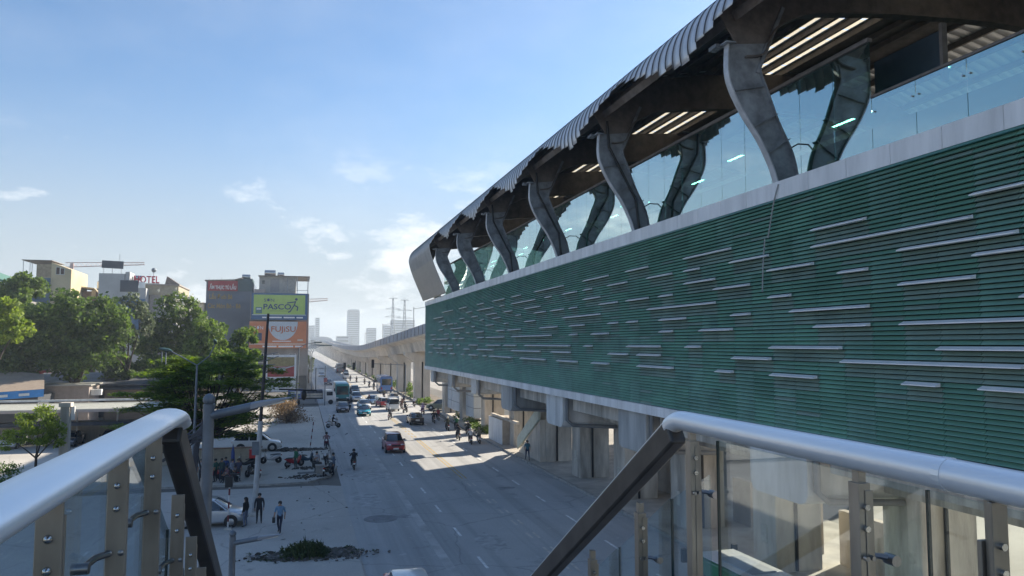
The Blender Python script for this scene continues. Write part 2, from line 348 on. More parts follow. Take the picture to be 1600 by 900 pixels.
# ================================================================ station
ST = thing('metro_station', 'long elevated metro station with green louvred wall and curved metal roof', 'station', (16.5, 60, 0))
Y0, Y1 = -8.0, 104.0
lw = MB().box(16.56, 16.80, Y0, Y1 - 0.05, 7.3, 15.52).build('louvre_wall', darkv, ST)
MB().box(16.47, 16.82, Y1 - 0.05, Y1 + 0.12, 6.9, 15.5).build('wall_end_trim', steel, ST)
PITCH, ROWS, PW = 0.14, 58, 1.25
FINS = [(12,3,2),(12,8,1),(12,10,3),(12,15,2),(12,20,1),(12,23,3),(13,28,1),(13,30,6),(13,38,2),(13,40,3),(13,45,3),(13,50,2),(13,55,3),(13,61,1),(13,64,2),(13,69,1),(13,71,3),(16,6,5),(16,14,2),(16,21,2),(16,26,5),(16,36,6),(16,44,3),(17,52,2),(17,55,2),(17,62,2),(17,67,5),(19,3,3),(19,9,4),(19,14,2),(19,18,1),(19,23,3),(20,29,4),(20,34,3),(20,39,4),(20,43,4),(20,49,1),(20,54,3),(20,59,1),(20,64,3),(20,70,4),(24,5,2),(24,8,6),(24,16,2),(24,19,2),(24,26,2),(24,29,5),(24,36,2),(24,38,6),(25,47,1),(25,50,2),(25,57,1),(25,60,2),(25,66,2),(25,69,5),(28,4,3),(28,12,2),(28,17,2),(28,22,1),(28,25,3),(29,32,2),(29,35,3),(29,42,3),(29,47,2),(29,52,1),(29,54,1),(29,57,2),(29,62,1),(29,65,3),(29,72,3),(33,9,2),(33,15,6),(33,24,1),(33,29,2),(33,34,1),(33,39,2),(33,46,5),(33,56,5),(33,64,1),(33,69,2),(36,11,2),(36,14,2),(36,17,1),(36,21,2),(36,27,1),(37,31,2),(37,37,1),(37,41,2),(37,44,2),(37,47,1),(37,51,2),(37,54,2),(37,57,1),(37,61,2),(37,67,1),(37,71,2),(40,9,3),(40,19,2),(40,24,2),(40,29,3),(40,34,2),(40,39,3),(40,49,2),(40,59,2),(40,64,2),(40,69,3),(43,6,5),(43,26,5),(43,33,1),(44,22,2),(44,36,5),(44,43,1),(44,46,2),(44,49,1),(44,52,2),(44,56,2),(44,59,1),(44,62,2),(44,66,5),(48,11,5),(48,19,3),(48,26,2),(48,31,3),(48,36,2),(48,41,5),(48,49,3),(48,54,2),(48,59,3),(48,66,2),(48,71,3)]
snap = {12: 13, 16: 17, 19: 20, 24: 25, 28: 29, 36: 37, 43: 44}
fin_shade = set()
for r_, k_, n_ in FINS:
    r_ = snap.get(r_, r_)
    for k in range(k_, k_ + n_):
        for d in (1, 2, 3): fin_shade.add((r_ - d, k))  # greyer green paints the fin's shadow and reflection on blades below
rb = random.Random(3)
BL = {}
for gi, mt in ((0, green), (1, green2), (2, green3)):
    b = MB(); b.prism([(-0.055, 0.0), (0.05, 0.112), (0.05, 0.0)], 0.010, PW - 0.010, 'y'); BL[gi] = b.mesh('louvre_blade'); BL[gi].materials.append(mt)
rest = {0: MB(), 1: MB(), 2: MB()}
faded = {(k, q) for k in range(100) for q in range(8) if rb.random() < 0.33}
for k in range(int((Y1 - Y0) / PW)):
    ya = Y1 - (k + 1) * PW - 0.05
    for r_ in range(ROWS):
        z = 7.33 + r_ * PITCH
        gi = 1 if ((r_, k) in fin_shade or rb.random() < 0.04) else (2 if (k, r_ // 8) in faded else 0)
        if 67 <= k < 72:
            o = put('louvre_blade', BL[gi], None, lw); o.location = Vector((16.5, ya, z)) - ROOTLOC[ST.name]
        else:
            j = rb.uniform(-0.004, 0.004)
            rest[gi].prism([(16.445 + j, z), (16.55, z + 0.112), (16.55, z)], ya + 0.011, ya + PW - 0.011, 'y')
rest[0].build('louvre_blades_far', green, lw, kind='stuff', fix=False)
rest[1].build('louvre_blades_grey_fin_shade', green2, lw, kind='stuff', fix=False)
rest[2].build('louvre_blades_faded', green3, lw, kind='stuff', fix=False)
for r_, k_, n_ in FINS:
    r_ = snap.get(r_, r_); z = 7.33 + r_ * PITCH
    yb = Y1 - k_ * PW - 0.05; ya = yb - n_ * PW
    MB().prism([(16.27, z - 0.005), (16.27, z + 0.026), (16.438, z + 0.098), (16.438, z - 0.005)], ya + 0.02, yb - 0.02, 'y').build('white_fin', finw, lw)
# parapet and lower trim in panels
pt = MB().box(16.45, 16.86, Y0, Y1, 15.56, 16.08).build('parapet', conc_w, ST)
y = Y0; i = 0
while y < Y1 - 0.1:
    w = min(1.85, Y1 - y)
    MB().prism([(16.40, 15.50), (16.44, 15.50), (16.44, 16.10), (16.90, 16.10), (16.90, 16.13), (16.40, 16.12)], y + 0.008, y + w - 0.008, 'y').build('parapet_panel', wpanel, pt); y += w
tr = MB().box(16.50, 16.78, Y0, Y1, 6.90, 7.27).build('lower_trim', conc_w, ST)
y = Y0
while y < Y1 - 0.1:
    w = min(2.5, Y1 - y)
    MB().prism([(16.38, 6.84), (16.46, 6.84), (16.46, 7.30), (16.38, 7.29)], y + 0.008, y + w - 0.008, 'y').build('trim_panel', wpanel, tr); y += w
MB().box(16.42, 16.55, Y0, Y1, 15.43, 15.50).build('top_rail', M('teal_edge', (0.05, 0.20, 0.19), 0.4, var=0.1), ST)
cd = MB(); cd.tube([(16.36, 23.2, 16.0), (16.33, 23.45, 15.4), (16.33, 23.85, 14.15)], 0.028, 6); cd.tube([(16.33, 24.05, 14.15), (16.33, 24.2, 13.2), (16.33, 24.28, 12.2)], 0.028, 6)
cd.build('hanging_conduit', M('grey_conduit', (0.33, 0.34, 0.34), 0.5, var=0.1), ST)
# platform slab; underside slope is shaped to let sunlight reach the road
MB().prism([(16.85, 6.95), (20.3, 6.98), (31, 13.3), (31, 15.6), (16.85, 15.6)], Y0, Y1 - 0.2, 'y').build('concourse_body', conc_d, ST)
MB().box(16.9, 31.0, Y0, Y1, 15.62, 15.78).build('platform_floor', M('platform_tiles', (0.10, 0.17, 0.12), 0.35, var=0.15), ST)
MB().box(30.8, 31.0, Y0, Y1 - 8, 15.8, 22.4).build('far_light_blocker', M('far_blocker_panels', (0.05, 0.07, 0.07), 0.5, var=0.2), ST)  # unseen wall added to keep the platform interior dark
# columns and rafters
CY = [11.5 + 12.5 * i for i in range(8)]
def smooth(pts, n=4):
    out = []
    P = [Vector((p[0], p[1], 0)) for p in pts]
    for i in range(len(P) - 1):
        a, b, c, d = P[max(i - 1, 0)], P[i], P[i + 1], P[min(i + 2, len(P) - 1)]
        for k in range(n):
            t = k / n; q = 0.5 * ((2 * b) + (c - a) * t + (2 * a - 5 * b + 4 * c - d) * t * t + (3 * b - a - 3 * c + d) * t ** 3); out.append((q.x, q.y))
    out.append(pts[-1]); return out
cL = smooth([(16.95, 15.9), (16.68, 16.8), (16.18, 17.8), (15.55, 18.7), (15.06, 19.6), (14.88, 20.3), (14.92, 21.3)])
cR = smooth([(17.78, 15.9), (17.5, 17.3), (16.9, 18.55), (16.46, 19.7), (16.2, 20.4), (16.3, 21.0), (16.5, 21.5)])
def strip_prof(line, t, inward):
    out = []
    for i, p in enumerate(line):
        a = line[max(i - 1, 0)]; b = line[min(i + 1, len(line) - 1)]; dx, dz = b[0] - a[0], b[1] - a[1]; l = math.hypot(dx, dz)
        out.append((p[0] + inward * dz / l * t, p[1] - inward * dx / l * t))
    return line + out[::-1]
web = MB(); web.prism(cL + cR[::-1], -0.04, 0.04, 'y')
flL = MB(); flL.prism(strip_prof(cL, 0.05, -1), -0.15, 0.15, 'y'); flR = MB(); flR.prism(strip_prof(cR, 0.05, 1), -0.15, 0.15, 'y')
mesh_web, mesh_fl, mesh_fr = web.mesh('column_web'), flL.mesh('column_flange', smooth=40), flR.mesh('column_flange', smooth=40)
mesh_web.materials.append(steel); mesh_fl.materials.append(steel_l); mesh_fr.materials.append(steel)
ribs = []
for a, b in (((15.1, 19.55), (16.45, 19.85)), ((15.85, 18.25), (16.95, 18.85)), ((16.45, 17.3), (17.45, 17.95))):
    q = MB(); d = Vector((b[0] - a[0], 0, b[1] - a[1])); L = d.length; ang = math.atan2(d.z, d.x)
    q.obox(((a[0] + b[0]) / 2, 0, (a[1] + b[1]) / 2), L - 0.1, 0.28, 0.03, Matrix.Rotation(-ang, 3, 'Y')); me = q.mesh('stiffener'); me.materials.append(steel); ribs.append(me)
q = MB(); q.obox((16.7, 0, 21.65), 0.14, 0.2, 2.9, rmat(0, 24, 0)); mesh_strut = q.mesh('strut'); mesh_strut.materials.append(steel)
q = MB(); q.box(14.7, 15.1, -0.3, 0.3, 21.28, 21.33); q.box(14.55, 14.85, 0.2, 0.7, 21.25, 21.38); mesh_cap = q.mesh('column_head'); mesh_cap.materials.append(steel)
rbot = smooth([(15.6, 20.9), (16.3, 21.05), (16.6, 21.65), (17.0, 22.2), (17.85, 22.66), (18.65, 22.9), (20.5, 23.12), (22.5, 23.32), (27.5, 23.55), (31, 23.2), (34, 22.2), (36, 20.8)], 4)
PROF = smooth([(16.2, 16.2), (15.5, 17.8), (14.7, 19.7), (14.22, 21.2), (14.17, 22.0), (14.5, 22.85), (15.2, 23.5), (16.2, 24.1), (18.0, 24.75), (21.0, 25.4), (24.5, 25.8), (27.5, 25.9), (31, 25.6), (34, 24.8), (36.5, 23.4), (37.6, 21.6)], 4)
SKY = [(23.1, 23.42), (24.4, 24.72), (25.6, 25.92)]
for a_ in [e for s_ in SKY for e in s_]:
    for i_ in range(len(PROF) - 1):
        p_, q_ = PROF[i_], PROF[i_ + 1]
        if p_[0] < a_ < q_[0] and p_[1] > 22: PROF.insert(i_ + 1, (a_, p_[1] + (q_[1] - p_[1]) * (a_ - p_[0]) / (q_[0] - p_[0]))); break
rtop = [p for p in PROF if p[1] > 21.3]
rtop = [(p[0], p[1] - 0.32) for p in rtop if p[0] > 14.4]
rw = MB(); rw.prism(rbot + [p for p in rtop[::-1]], -0.03, 0.03, 'y'); rfl = MB(); rfl.prism(strip_prof(rbot, 0.06, 1), -0.22, 0.22, 'y')
mesh_rw, mesh_rf = rw.mesh('rafter_web'), rfl.mesh('rafter_flange')
mesh_rw.materials.append(steel_d); mesh_rf.materials.append(steel_d)
O = Vector((16.5, 60, 0))
for i, yc in enumerate(CY):
    c = put('roof_column', mesh_web, None, ST); c.location = Vector((0, yc, 0)) - O
    for me in (mesh_fl, mesh_fr): put('column_flange', me, None, c)
    for me in ribs: put('stiffener', me, None, c)
    put('column_strut', mesh_strut, None, c); put('column_head', mesh_cap, None, c)
    if i in (2, 3, 4):
        p = MB(); p.tube([(15.3, -0.2, 22), (15.4, -0.22, 20.6), (16.0, -0.22, 19.5), (16.9, -0.22, 17.9), (17.1, -0.22, 16.0)], 0.07, 7); put('drain_pipe', p.mesh('drain_pipe', smooth=60), blackpipe, c)
    if 1 <= i < 6:
        p = MB(); p.tube([(17.5, 0, 17.6), (17.75, -0.1, 17.75), (18.05, -0.3, 17.7)], 0.03, 6); put('glass_bracket', p.mesh('glass_bracket'), blackpipe, c)
    rf = put('rafter', mesh_rw, None, ST); rf.location = Vector((0, yc, 0)) - O; put('rafter_flange', mesh_rf, None, rf)
# roof sheets: strips across the station, lower ends cut in a sawtooth
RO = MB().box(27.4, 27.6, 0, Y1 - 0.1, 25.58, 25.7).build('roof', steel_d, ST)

def cut_z(y):
    if y > 87.2: return 16.2
    best = 21.2
    u = ((y - 11.5 - 1.4) % 12.5) / 12.5         # 0 just beyond a column, 1 just before the next
    d = 1.55 * (1 - abs(u * 2 - 1.15)) if True else 0
    z = 21.15 + max(0.0, d)
    return z
SWD = 0.62
yy = 2.0; k = 0
while yy < Y1 - 0.05:
    zc = cut_z(yy + SWD / 2); w = SWD
    if zc > 17: zc = 21.1 + round((zc - 21.1) / 0.16) * 0.16 + (0.0 if k % 2 else 0.1)
    pts = []; low = True
    for j in range(len(PROF)):
        p = PROF[j]
        if low and p[1] < zc: continue
        if low and j > 0 and PROF[j - 1][1] < zc:
            a = PROF[j - 1]; t = (zc - a[1]) / (p[1] - a[1]); pts.append((a[0] + (p[0] - a[0]) * t, zc))
        low = False; pts.append(p)
    # split at skylights
    segs = [[pts[0]]]
    for p, q_ in zip(pts, pts[1:]):
        if any(a < (p[0] + q_[0]) / 2 < b for a, b in SKY) and yy < 98: segs.append([q_])
        else: segs[-1].append(q_)
    for si, sg in enumerate([s for s in segs if len(s) > 1]):
        b = MB(); n = len(sg)
        if si == 0:
            lo = [p for p in sg if p[1] <= 20.6 and p[0] < 17]; 
        vs = [(p[0], yy, p[1]) for p in sg] + [(p[0], yy + w - 0.03, p[1]) for p in sg]
        b.add(vs, [(q, q + 1, q + 1 + n, q + n) for q in range(n - 1)])
        # standing seam
        b.cm = 1
        up = strip_prof(sg, 0.024, -1)[n:][::-1]
        for yk in (yy + w - 0.03, yy + w): b.add([(p[0], yk, p[1]) for p in sg] + [(p[0], yk, p[1]) for p in up], [(q, q + 1, q + 1 + n, q + n) for q in range(n - 1)])
        b.add([(p[0], yy + w - 0.03, p[1]) for p in up] + [(p[0], yy + w, p[1]) for p in up], [(q, q + 1, q + 1 + n, q + n) for q in range(n - 1)])
        if si == 0 and yy > 87.2:
            b.cm = 2; b.m = [2 if (f_ < n - 1 and sg[min(f_ + 1, n - 1)][1] < 20.4 and sg[f_][0] < 17) else mm for f_, mm in enumerate(b.m)]
        o = b.build('roof_sheet', [roofm, seamm, roofl], RO, fix=False, smooth=35)
        o.modifiers.new('thick', 'SOLIDIFY').thickness = 0.012
    yy += w; k += 1
skm = bpy.data.materials.new('skylight_sheet'); skm.use_nodes = True; t_ = skm.node_tree; t_.nodes.clear()
o_ = N(t_, 'ShaderNodeOutputMaterial'); a_ = N(t_, 'ShaderNodeBsdfTranslucent'); a_.inputs[0].default_value = (0.62, 0.56, 0.42, 1); t_.links.new(a_.outputs[0], o_.inputs[0])
def zprof(x):
    for a, b in zip(PROF, PROF[1:]):
        if a[0] <= x <= b[0] and a[1] > 21.5: return a[1] + (b[1] - a[1]) * (x - a[0]) / (b[0] - a[0])
    return 25
for a, b in SKY:
    y = 2.0
    while y < 97:
        y2 = min(y + 1.25, 98)
        MB().quad((a - 0.1, y, zprof(a - 0.1) - 0.02), (a - 0.1, y2 - 0.1, zprof(a - 0.1) - 0.02), (b + 0.1, y2 - 0.1, zprof(b + 0.1) - 0.02), (b + 0.1, y, zprof(b + 0.1) - 0.02)).build('skylight', skm, RO, fix=False); y = y2
for x in [15.1, 16.0, 17.0, 18.15, 19.2, 20.4, 21.5, 22.2, 23.64, 24.94, 26.14, 27.4, 28.5, 30, 31.5, 33, 34.5]:
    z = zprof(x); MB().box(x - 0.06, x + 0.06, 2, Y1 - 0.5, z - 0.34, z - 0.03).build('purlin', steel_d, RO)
# soffit boards hide the sheets between purlins; dark brown paints in the underside's shade
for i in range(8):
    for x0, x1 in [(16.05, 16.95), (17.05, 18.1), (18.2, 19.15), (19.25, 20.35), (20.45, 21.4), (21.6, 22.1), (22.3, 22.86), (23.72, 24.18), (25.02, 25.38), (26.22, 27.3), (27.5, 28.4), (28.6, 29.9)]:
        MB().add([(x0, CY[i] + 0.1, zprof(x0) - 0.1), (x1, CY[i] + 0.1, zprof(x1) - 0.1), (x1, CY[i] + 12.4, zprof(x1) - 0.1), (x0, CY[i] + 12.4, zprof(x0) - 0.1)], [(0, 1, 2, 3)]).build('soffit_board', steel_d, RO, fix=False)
# eave beam
for i, yc in enumerate(CY[:-1]):
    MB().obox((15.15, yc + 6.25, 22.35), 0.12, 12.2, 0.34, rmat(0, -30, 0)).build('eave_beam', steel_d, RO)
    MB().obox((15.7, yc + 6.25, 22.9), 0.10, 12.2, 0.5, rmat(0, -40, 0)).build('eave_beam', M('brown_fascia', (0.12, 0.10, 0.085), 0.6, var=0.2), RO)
# pale panels paint the daylight in slits on the shell's end edge
for i in range(5):
    z = 17.0 + i * 0.8; x = 16.2 - (z - 16.2) * 0.40
    MB().obox((x, Y1 - 0.75, z), 0.02, 0.28, 0.5, rmat(0, 22, 0)).build('end_slit_light', M('slit_daylight', (0.8, 0.75, 0.6), 0.4, var=0), RO)
# glazing
gy = [20.35 + 1.85 * i for i in range(44)]
for i, y in enumerate(gy):
    if y > 97: break
    MB().box(17.98, 18.00, y + 0.012, y + 1.838, 16.0, 20.3).build('glass_pane', stng, ST)
for i in range(14):
    y = 20.35 - 1.85 * (i + 1)
    p_ = MB().box(17.98, 18.00, y + 0.012, y + 1.838, 16.0, 18.36).build('glass_pane', stng, ST)
    for dz in (16.5, 17.9): MB().lathe([(0.03, 17.93), (0.03, 18.02)], (0, y + 0.12, dz), 'x', 8).build('pane_clamp', chrome, p_); MB().lathe([(0.03, 17.93), (0.03, 18.02)], (0, y + 1.73, dz), 'x', 8).build('pane_clamp', chrome, p_)
MB().box(17.94, 18.06, Y0, 20.35, 18.38, 18.46).build('glass_top_rail', steel_d, ST)
MB().box(17.9, 18.1, 20.35, 98, 20.31, 20.44).build('glazing_head', steel_d, ST)
fr = MB().box(19.48, 19.56, 18.95, 21.85, 18.9, 20.3).build('dark_screen', M('screen_dark', (0.03, 0.045, 0.06), 0.3, var=0.1), ST)
MB().box(19.42, 19.62, 18.83, 18.95, 18.6, 20.5).build('screen_post', steel_d, ST)
lampm = M('station_lamp', (0.45, 1.0, 0.80), 0.5, var=0, emit=9.0)
for i in range(13):
    for x, z in ((21.2, 19.75),) if i % 2 else ((22.6, 19.9),):
        y = 14 + i * 6.3
        l_ = MB().box(x - 0.09, x + 0.09, y, y + 1.4, z + 0.03, z + 0.1).build('lamp_housing', steel_d, ST); MB().box(x - 0.05, x + 0.05, y + 0.05, y + 1.35, z, z + 0.028).build('lamp_tube', lampm, l_)
for i in range(7): MB().box(19.1, 22.8, 15 + i * 12.3, 15.08 + i * 12.3, 19.98, 20.06).build('lamp_hanger', steel_d, ST)
# wet-floor sign on the platform
ws = thing('wet_floor_sign', 'yellow folding wet floor sign behind the station glass', 'floor sign', (18.5, 22.6, 15.78))
ym = M('sign_yellow', (0.75, 0.42, 0.03), 0.5, var=0.05)
for s_ in (-1, 1):
    q = MB(); q.prism([(22.3, 0), (22.9, 0), (22.78, 1.1), (22.42, 1.1)], 0, 0.03, 'x')
    rr_ = Matrix.Rotation(R(10 * s_), 3, 'Y'); q.v = [tuple(Vector((18.5, 22.6, 15.78)) + rr_ @ Vector((p[0] + 0.2 * s_, p[1] - 22.6, p[2]))) for p in q.v]
    q.build('board', ym, ws)
# pier caps, girders, piers
for i, yc in enumerate([11.5] + [24.1 + 12.5 * k for k in range(7)]):
    hw = 1.7 if yc < 70 else 1.15; zc_ = 4.78 if yc < 70 else 5.3; ins = 25.0 if yc < 70 else 19.6
    prof = [(-hw, 6.84), (-hw, zc_ + 0.37), (-hw + 0.12, zc_ + 0.12), (-hw + 0.4, zc_), (hw - 0.4, zc_), (hw - 0.12, zc_ + 0.12), (hw, zc_ + 0.37), (hw, 6.84)]
    q = MB(); q.prism([(p[0] + yc, p[1]) for p in prof], 16.62, ins, 'x'); cp = q.build('pier_cap', conc_w if i % 2 else M('concrete_cap', (0.40, 0.40, 0.39), 0.8, var=0.25, scale=1.1, stretch=(1, 1, 0.2), bump=0.15), ST, bevel=0.04)
    p = MB(); p.tube([(16.9, yc - hw - 0.16, 6.8), (16.9, yc - hw - 0.16, 5.3), (17.3, yc - hw - 0.16, 4.95), (20.4, yc - hw - 0.16, 4.75)], 0.12, 8); p.build('drain_pipe', M('grey_pipe', (0.20, 0.21, 0.22), 0.5, var=0.1), cp, smooth=50)
    if i < 7:
        MB().box(17.25, 18.0, yc + hw + 0.01, yc + 12.5 - hw - 0.3, 5.95, 6.84).build('edge_girder', conc_d, ST)
        MB().box(19.4, 20.2, yc + hw + 0.01, yc + 12.5 - hw - 0.3, 5.2 if yc < 60 else 6.4, 6.9).build('inner_girder', conc_d, ST)
for i, yc in enumerate([22.5, 30.8, 39.0, 47.2, 55.4, 63.7, 74, 86.5, 99, 112]):
    q = MB().box(20.5, 22.9, yc - 0.9, yc + 0.9, 0.1, 5.4).build('pier', conc if i % 2 else conc_d, ST, bevel=0.06)
    q2 = MB().box(20.46, 20.5, yc - 0.25, yc + 0.2, 1.3, 2.1).build('poster', M('faded_poster', (0.5, 0.48, 0.43), 0.7, var=0.2, scale=6), q)
    p = MB(); p.tube([(21.5, yc - 0.97, 0.2), (21.5, yc - 0.97, 5)], 0.08, 7); p.build('pier_pipe', blackpipe, q)
# low beige walls of the passage on the far side of the pavement
for k, (ya, yb) in enumerate([(24, 30.4), (32.0, 35.6), (37.6, 39.4), (41.0, 52)]):
    w_ = tag(MB().box(24.2, 24.6, ya, yb, 0.13, 2.6).build('passage_wall', M('beige_plaster', (0.40, 0.35, 0.30), 0.85, var=0.12, scale=1.5), None, bevel=0.02), ['low beige wall nearest the footbridge under the station', 'wide low beige wall between two sunny gaps under the station', 'narrow low beige wall section under the station', 'farthest low beige wall stretch behind the station piers'][k], 'wall', 'beige passage walls')
# ================================================================ entrance parts below the station
eb = thing('entrance_enclosure', 'hanging white panelled escalator enclosure under the far end of the station', 'enclosure', (21, 102, 0))
MB().box(21.08, 21.9, 93.6, 114, 0.95, 5.05).box(21.9, 29, 93.6, 94.2, 0.95, 5.05).build('enclosure_body', M('blue_grey_backing', (0.05, 0.06, 0.08), 0.6, var=0.1), eb)
bw = M('blue_white_panel', (0.60, 0.65, 0.70), 0.45, var=0.06, scale=0.5)
for r_, (za, zb) in enumerate([(0.95, 2.15), (2.21, 3.6), (3.66, 5.05)]):
    for a, b in [(93.6, 97.0), (97.2, 102.6), (102.8, 108.0), (108.2, 113.9)]:
        MB().box(21.00, 21.07, a, b, za, zb).build('cladding_panel', bw, eb)
    for a, b in [(21.0, 23.6), (23.65, 26.3), (26.35, 29)]:
        MB().box(a, b, 93.5, 93.57, za, zb).build('cladding_panel', bw, eb)
for y in (95, 105, 112): MB().box(21.2, 21.8, y, y + 0.6, 0.13, 0.95).build('support_post', conc, eb)
MB().box(20.6, 29.5, 92.9, 93.2, 0.6, 0.85).build('cable_tray', blackpipe, eb)
en = thing('entrance_block', 'white and beige stair entrance block standing beside the right kerb', 'entrance', (21, 77, 0.13))
MB().box(19.75, 24.5, 74.6, 80.2, 0.13, 2.55).build('block_wall', M('beige_plaster'), en, bevel=0.02)
MB().box(19.68, 19.75, 74.6, 80.2, 0.13, 2.55).build('white_face', wpanel, en)
MB().box(19.9, 20.2, 70, 80, 2.6, 2.85).build('block_beam', conc, en)
st = thing('entrance_stairs', 'concrete stairs with pale green solid balustrade rising under the station', 'stairs', (21, 66, 0.13))
for i in range(18): MB().box(20.0, 22.0, 69.4 - 0.36 * (i + 1), 69.4 - 0.36 * i, 0.13, 0.13 + 0.2 * (i + 1)).build('step', conc, st)
for x in (19.8, 22.02): MB().prism([(69.4, 0.4), (69.4, 1.5), (62.7, 5.0), (62.7, 3.8)], x, x + 0.16, 'x').build('balustrade', M('pale_green_panel', (0.50, 0.56, 0.50), 0.5, var=0.1), st)
# ================================================================ viaduct
VD = thing('metro_viaduct', 'concrete metro viaduct on hammerhead piers running along the road into haze', 'viaduct', (22.5, 137, 0))
def vz(y):   # deck level: parapet top
    t = [(104, 13.35), (112, 13.2), (150, 12.1), (175, 11.35), (203, 10.5), (231, 9.85), (270, 9.45), (320, 9.4), (375, 9.8), (450, 10.6), (600, 12.5), (800, 14.2), (1100, 15.0), (1500, 15)]
    for a, b in zip(t, t[1:]):
        if a[0] <= y <= b[0]: return a[1] + (b[1] - a[1]) * (y - a[0]) / (b[0] - a[0])
    return t[-1][1]
PY = [137 + 25 * i for i in range(39)]
con_v = M('viaduct_concrete', (0.60, 0.55, 0.485), 0.85, var=0.18, scale=0.5, stretch=(1, 1, 0.3), bump=0.1)
par_v = M('viaduct_parapet', (0.40, 0.41, 0.44), 0.7, var=0.12, scale=0.4)
ends = [104.2] + PY
for i, (a, b) in enumerate(zip(ends, ends[1:])):
    b_ = b - 0.05
    q = MB(); secs = []
    for k in range(4):
        y = a + (b_ - a) * k / 3; z = vz(y) - 1.3
        secs.append([(17.5, y, z), (17.5, y, z - 0.3), (18.9, y, z - 0.75), (19.5, y, z - 2.4), (22.7, y, z - 2.4), (23.3, y, z - 0.75), (24.7, y, z - 0.3), (24.7, y, z)])
    gs = q.loft(secs).build('girder_span', con_v, VD)
    n = (8 if i == 0 else 4) if y < 400 else 1
    for k in range(n):
        ya, yb = a + (b_ - a) * k / n, a + (b_ - a) * (k + 1) / n
        for x in (17.42, 24.62):
            MB().add([(x, ya, vz(ya) - 1.42), (x, yb - 0.04, vz(yb) - 1.42), (x, yb - 0.04, vz(yb)), (x, ya, vz(ya)), (x + 0.16, ya, vz(ya) - 1.3), (x + 0.16, yb - 0.04, vz(yb) - 1.3), (x + 0.16, yb - 0.04, vz(yb)), (x + 0.16, ya, vz(ya))],
                [(0, 1, 2, 3), (7, 6, 5, 4), (3, 2, 6, 7), (0, 4, 5, 1), (0, 3, 7, 4), (1, 5, 6, 2)]).build('parapet_panel', par_v, gs)
        if y < 420: MB().box(17.36, 17.41, ya - 0.03, ya + 0.05, vz(ya) - 1.42, vz(ya) - 0.02).build('parapet_joint', steel_d, gs)
for i, y in enumerate(PY):
    if y > 700 and i % 2: continue
    zt = vz(y) - 1.3 - 2.42
    q = MB(); q.prism([(17.9, zt), (17.9, zt - 0.55), (19.5, zt - 1.7), (22.7, zt - 1.7), (24.3, zt - 0.55), (24.3, zt)], y - 1.3, y + 1.3, 'y')
    pr = q.build('pier', con_v, VD)
    if y > 700: MB().box(19.8, 22.4, y - 1, y + 1, 0, zt - 1.7).build('pier_shaft', con_v, pr); continue
    for xa, xb in ((19.7, 20.95), (21.25, 22.5)):
        MB().box(xa, xb, y - 0.95, y + 0.95, 0, zt - 1.7).build('pier_shaft', con_v, pr)
    MB().box(20.95, 21.25, y - 0.75, y + 0.75, 0, zt - 1.7).build('pier_recess', conc_d, pr)
    p = MB(); p.tube([(21.1, y - 0.85, 0.1), (21.1, y - 0.85, zt - 1.7)], 0.09, 6); p.build('drain_pipe', blackpipe, pr)
# catenary masts on the viaduct
for i, y in enumerate([126, 176, 226, 290]):
    m_ = thing('catenary_mast', ['slim grey mast on the viaduct parapet nearest the station', 'second slim grey mast along the viaduct', 'third slim grey mast along the viaduct', 'farthest slim grey mast on the viaduct'][i], 'mast', (18.0, y, vz(y) - 1.3), 'masts on the viaduct')
    q = MB(); q.tube([(18.0, y, vz(y) - 1.3), (18.0, y, vz(y) + 3.6)], 0.06, 6); q.build('pole', steel, m_)
    q = MB(); q.tube([(18.0, y, vz(y) + 3.3), (20.4, y, vz(y) + 3.7)], 0.04, 5); q.build('arm', steel, m_)

# ================================================================ footbridge with its railings
FB = thing('footbridge', 'pedestrian footbridge landing with stairs going down towards the road', 'footbridge', (0.9, 2, 8.7))
deckm = M('footbridge_deck', (0.22, 0.21, 0.20), 0.8, var=0.15)
MB().box(-0.75, 2.55, -6, 4.35, 8.35, 8.68).build('landing', deckm, FB)
MB().box(2.55, 16.0, -6.0, -2.6, 8.35, 8.68).build('bridge_deck', deckm, FB)
for i in range(46):
    MB().box(-0.72, 2.52, 4.36 + 0.3 * i, 4.66 + 0.3 * i, 8.68 - 0.185 * (i + 1) - 0.12, 8.68 - 0.185 * (i + 1)).build('step', deckm, FB)
for x in (-0.85, 2.53): MB().prism([(4.36, 8.2), (18.2, -0.2), (18.2, 0.25), (4.36, 8.75)], x, x + 0.12, 'x').build('stringer', steel, FB)
for x, y in ((-0.4, 1.0), (2.2, 1.0)): MB().lathe([(0.25, 0.0), (0.25, 8.35)], (x, y - 3, 0), n=14).build('bridge_column', conc, FB)
SLOPE = 0.617
zL, zR = 10.3 - 0.40, 10.3 - 0.485
LX, RX, LYE, RYE = -0.69, 2.33, 4.5, 4.33
def rail_tube(path, r, name, parent, m=brushed, sq=1.0): return MB().tube(path, r, 20, True, sq).build(name, m, parent, smooth=50)
def bend(x, ye, z, r=0.18):
    pts = []
    for k in range(7):
        t = k / 6; a = t * math.atan(SLOPE); pts.append((x, ye + 0.35 * math.sin(a), z - 0.35 * (1 - math.cos(a))))
    return pts
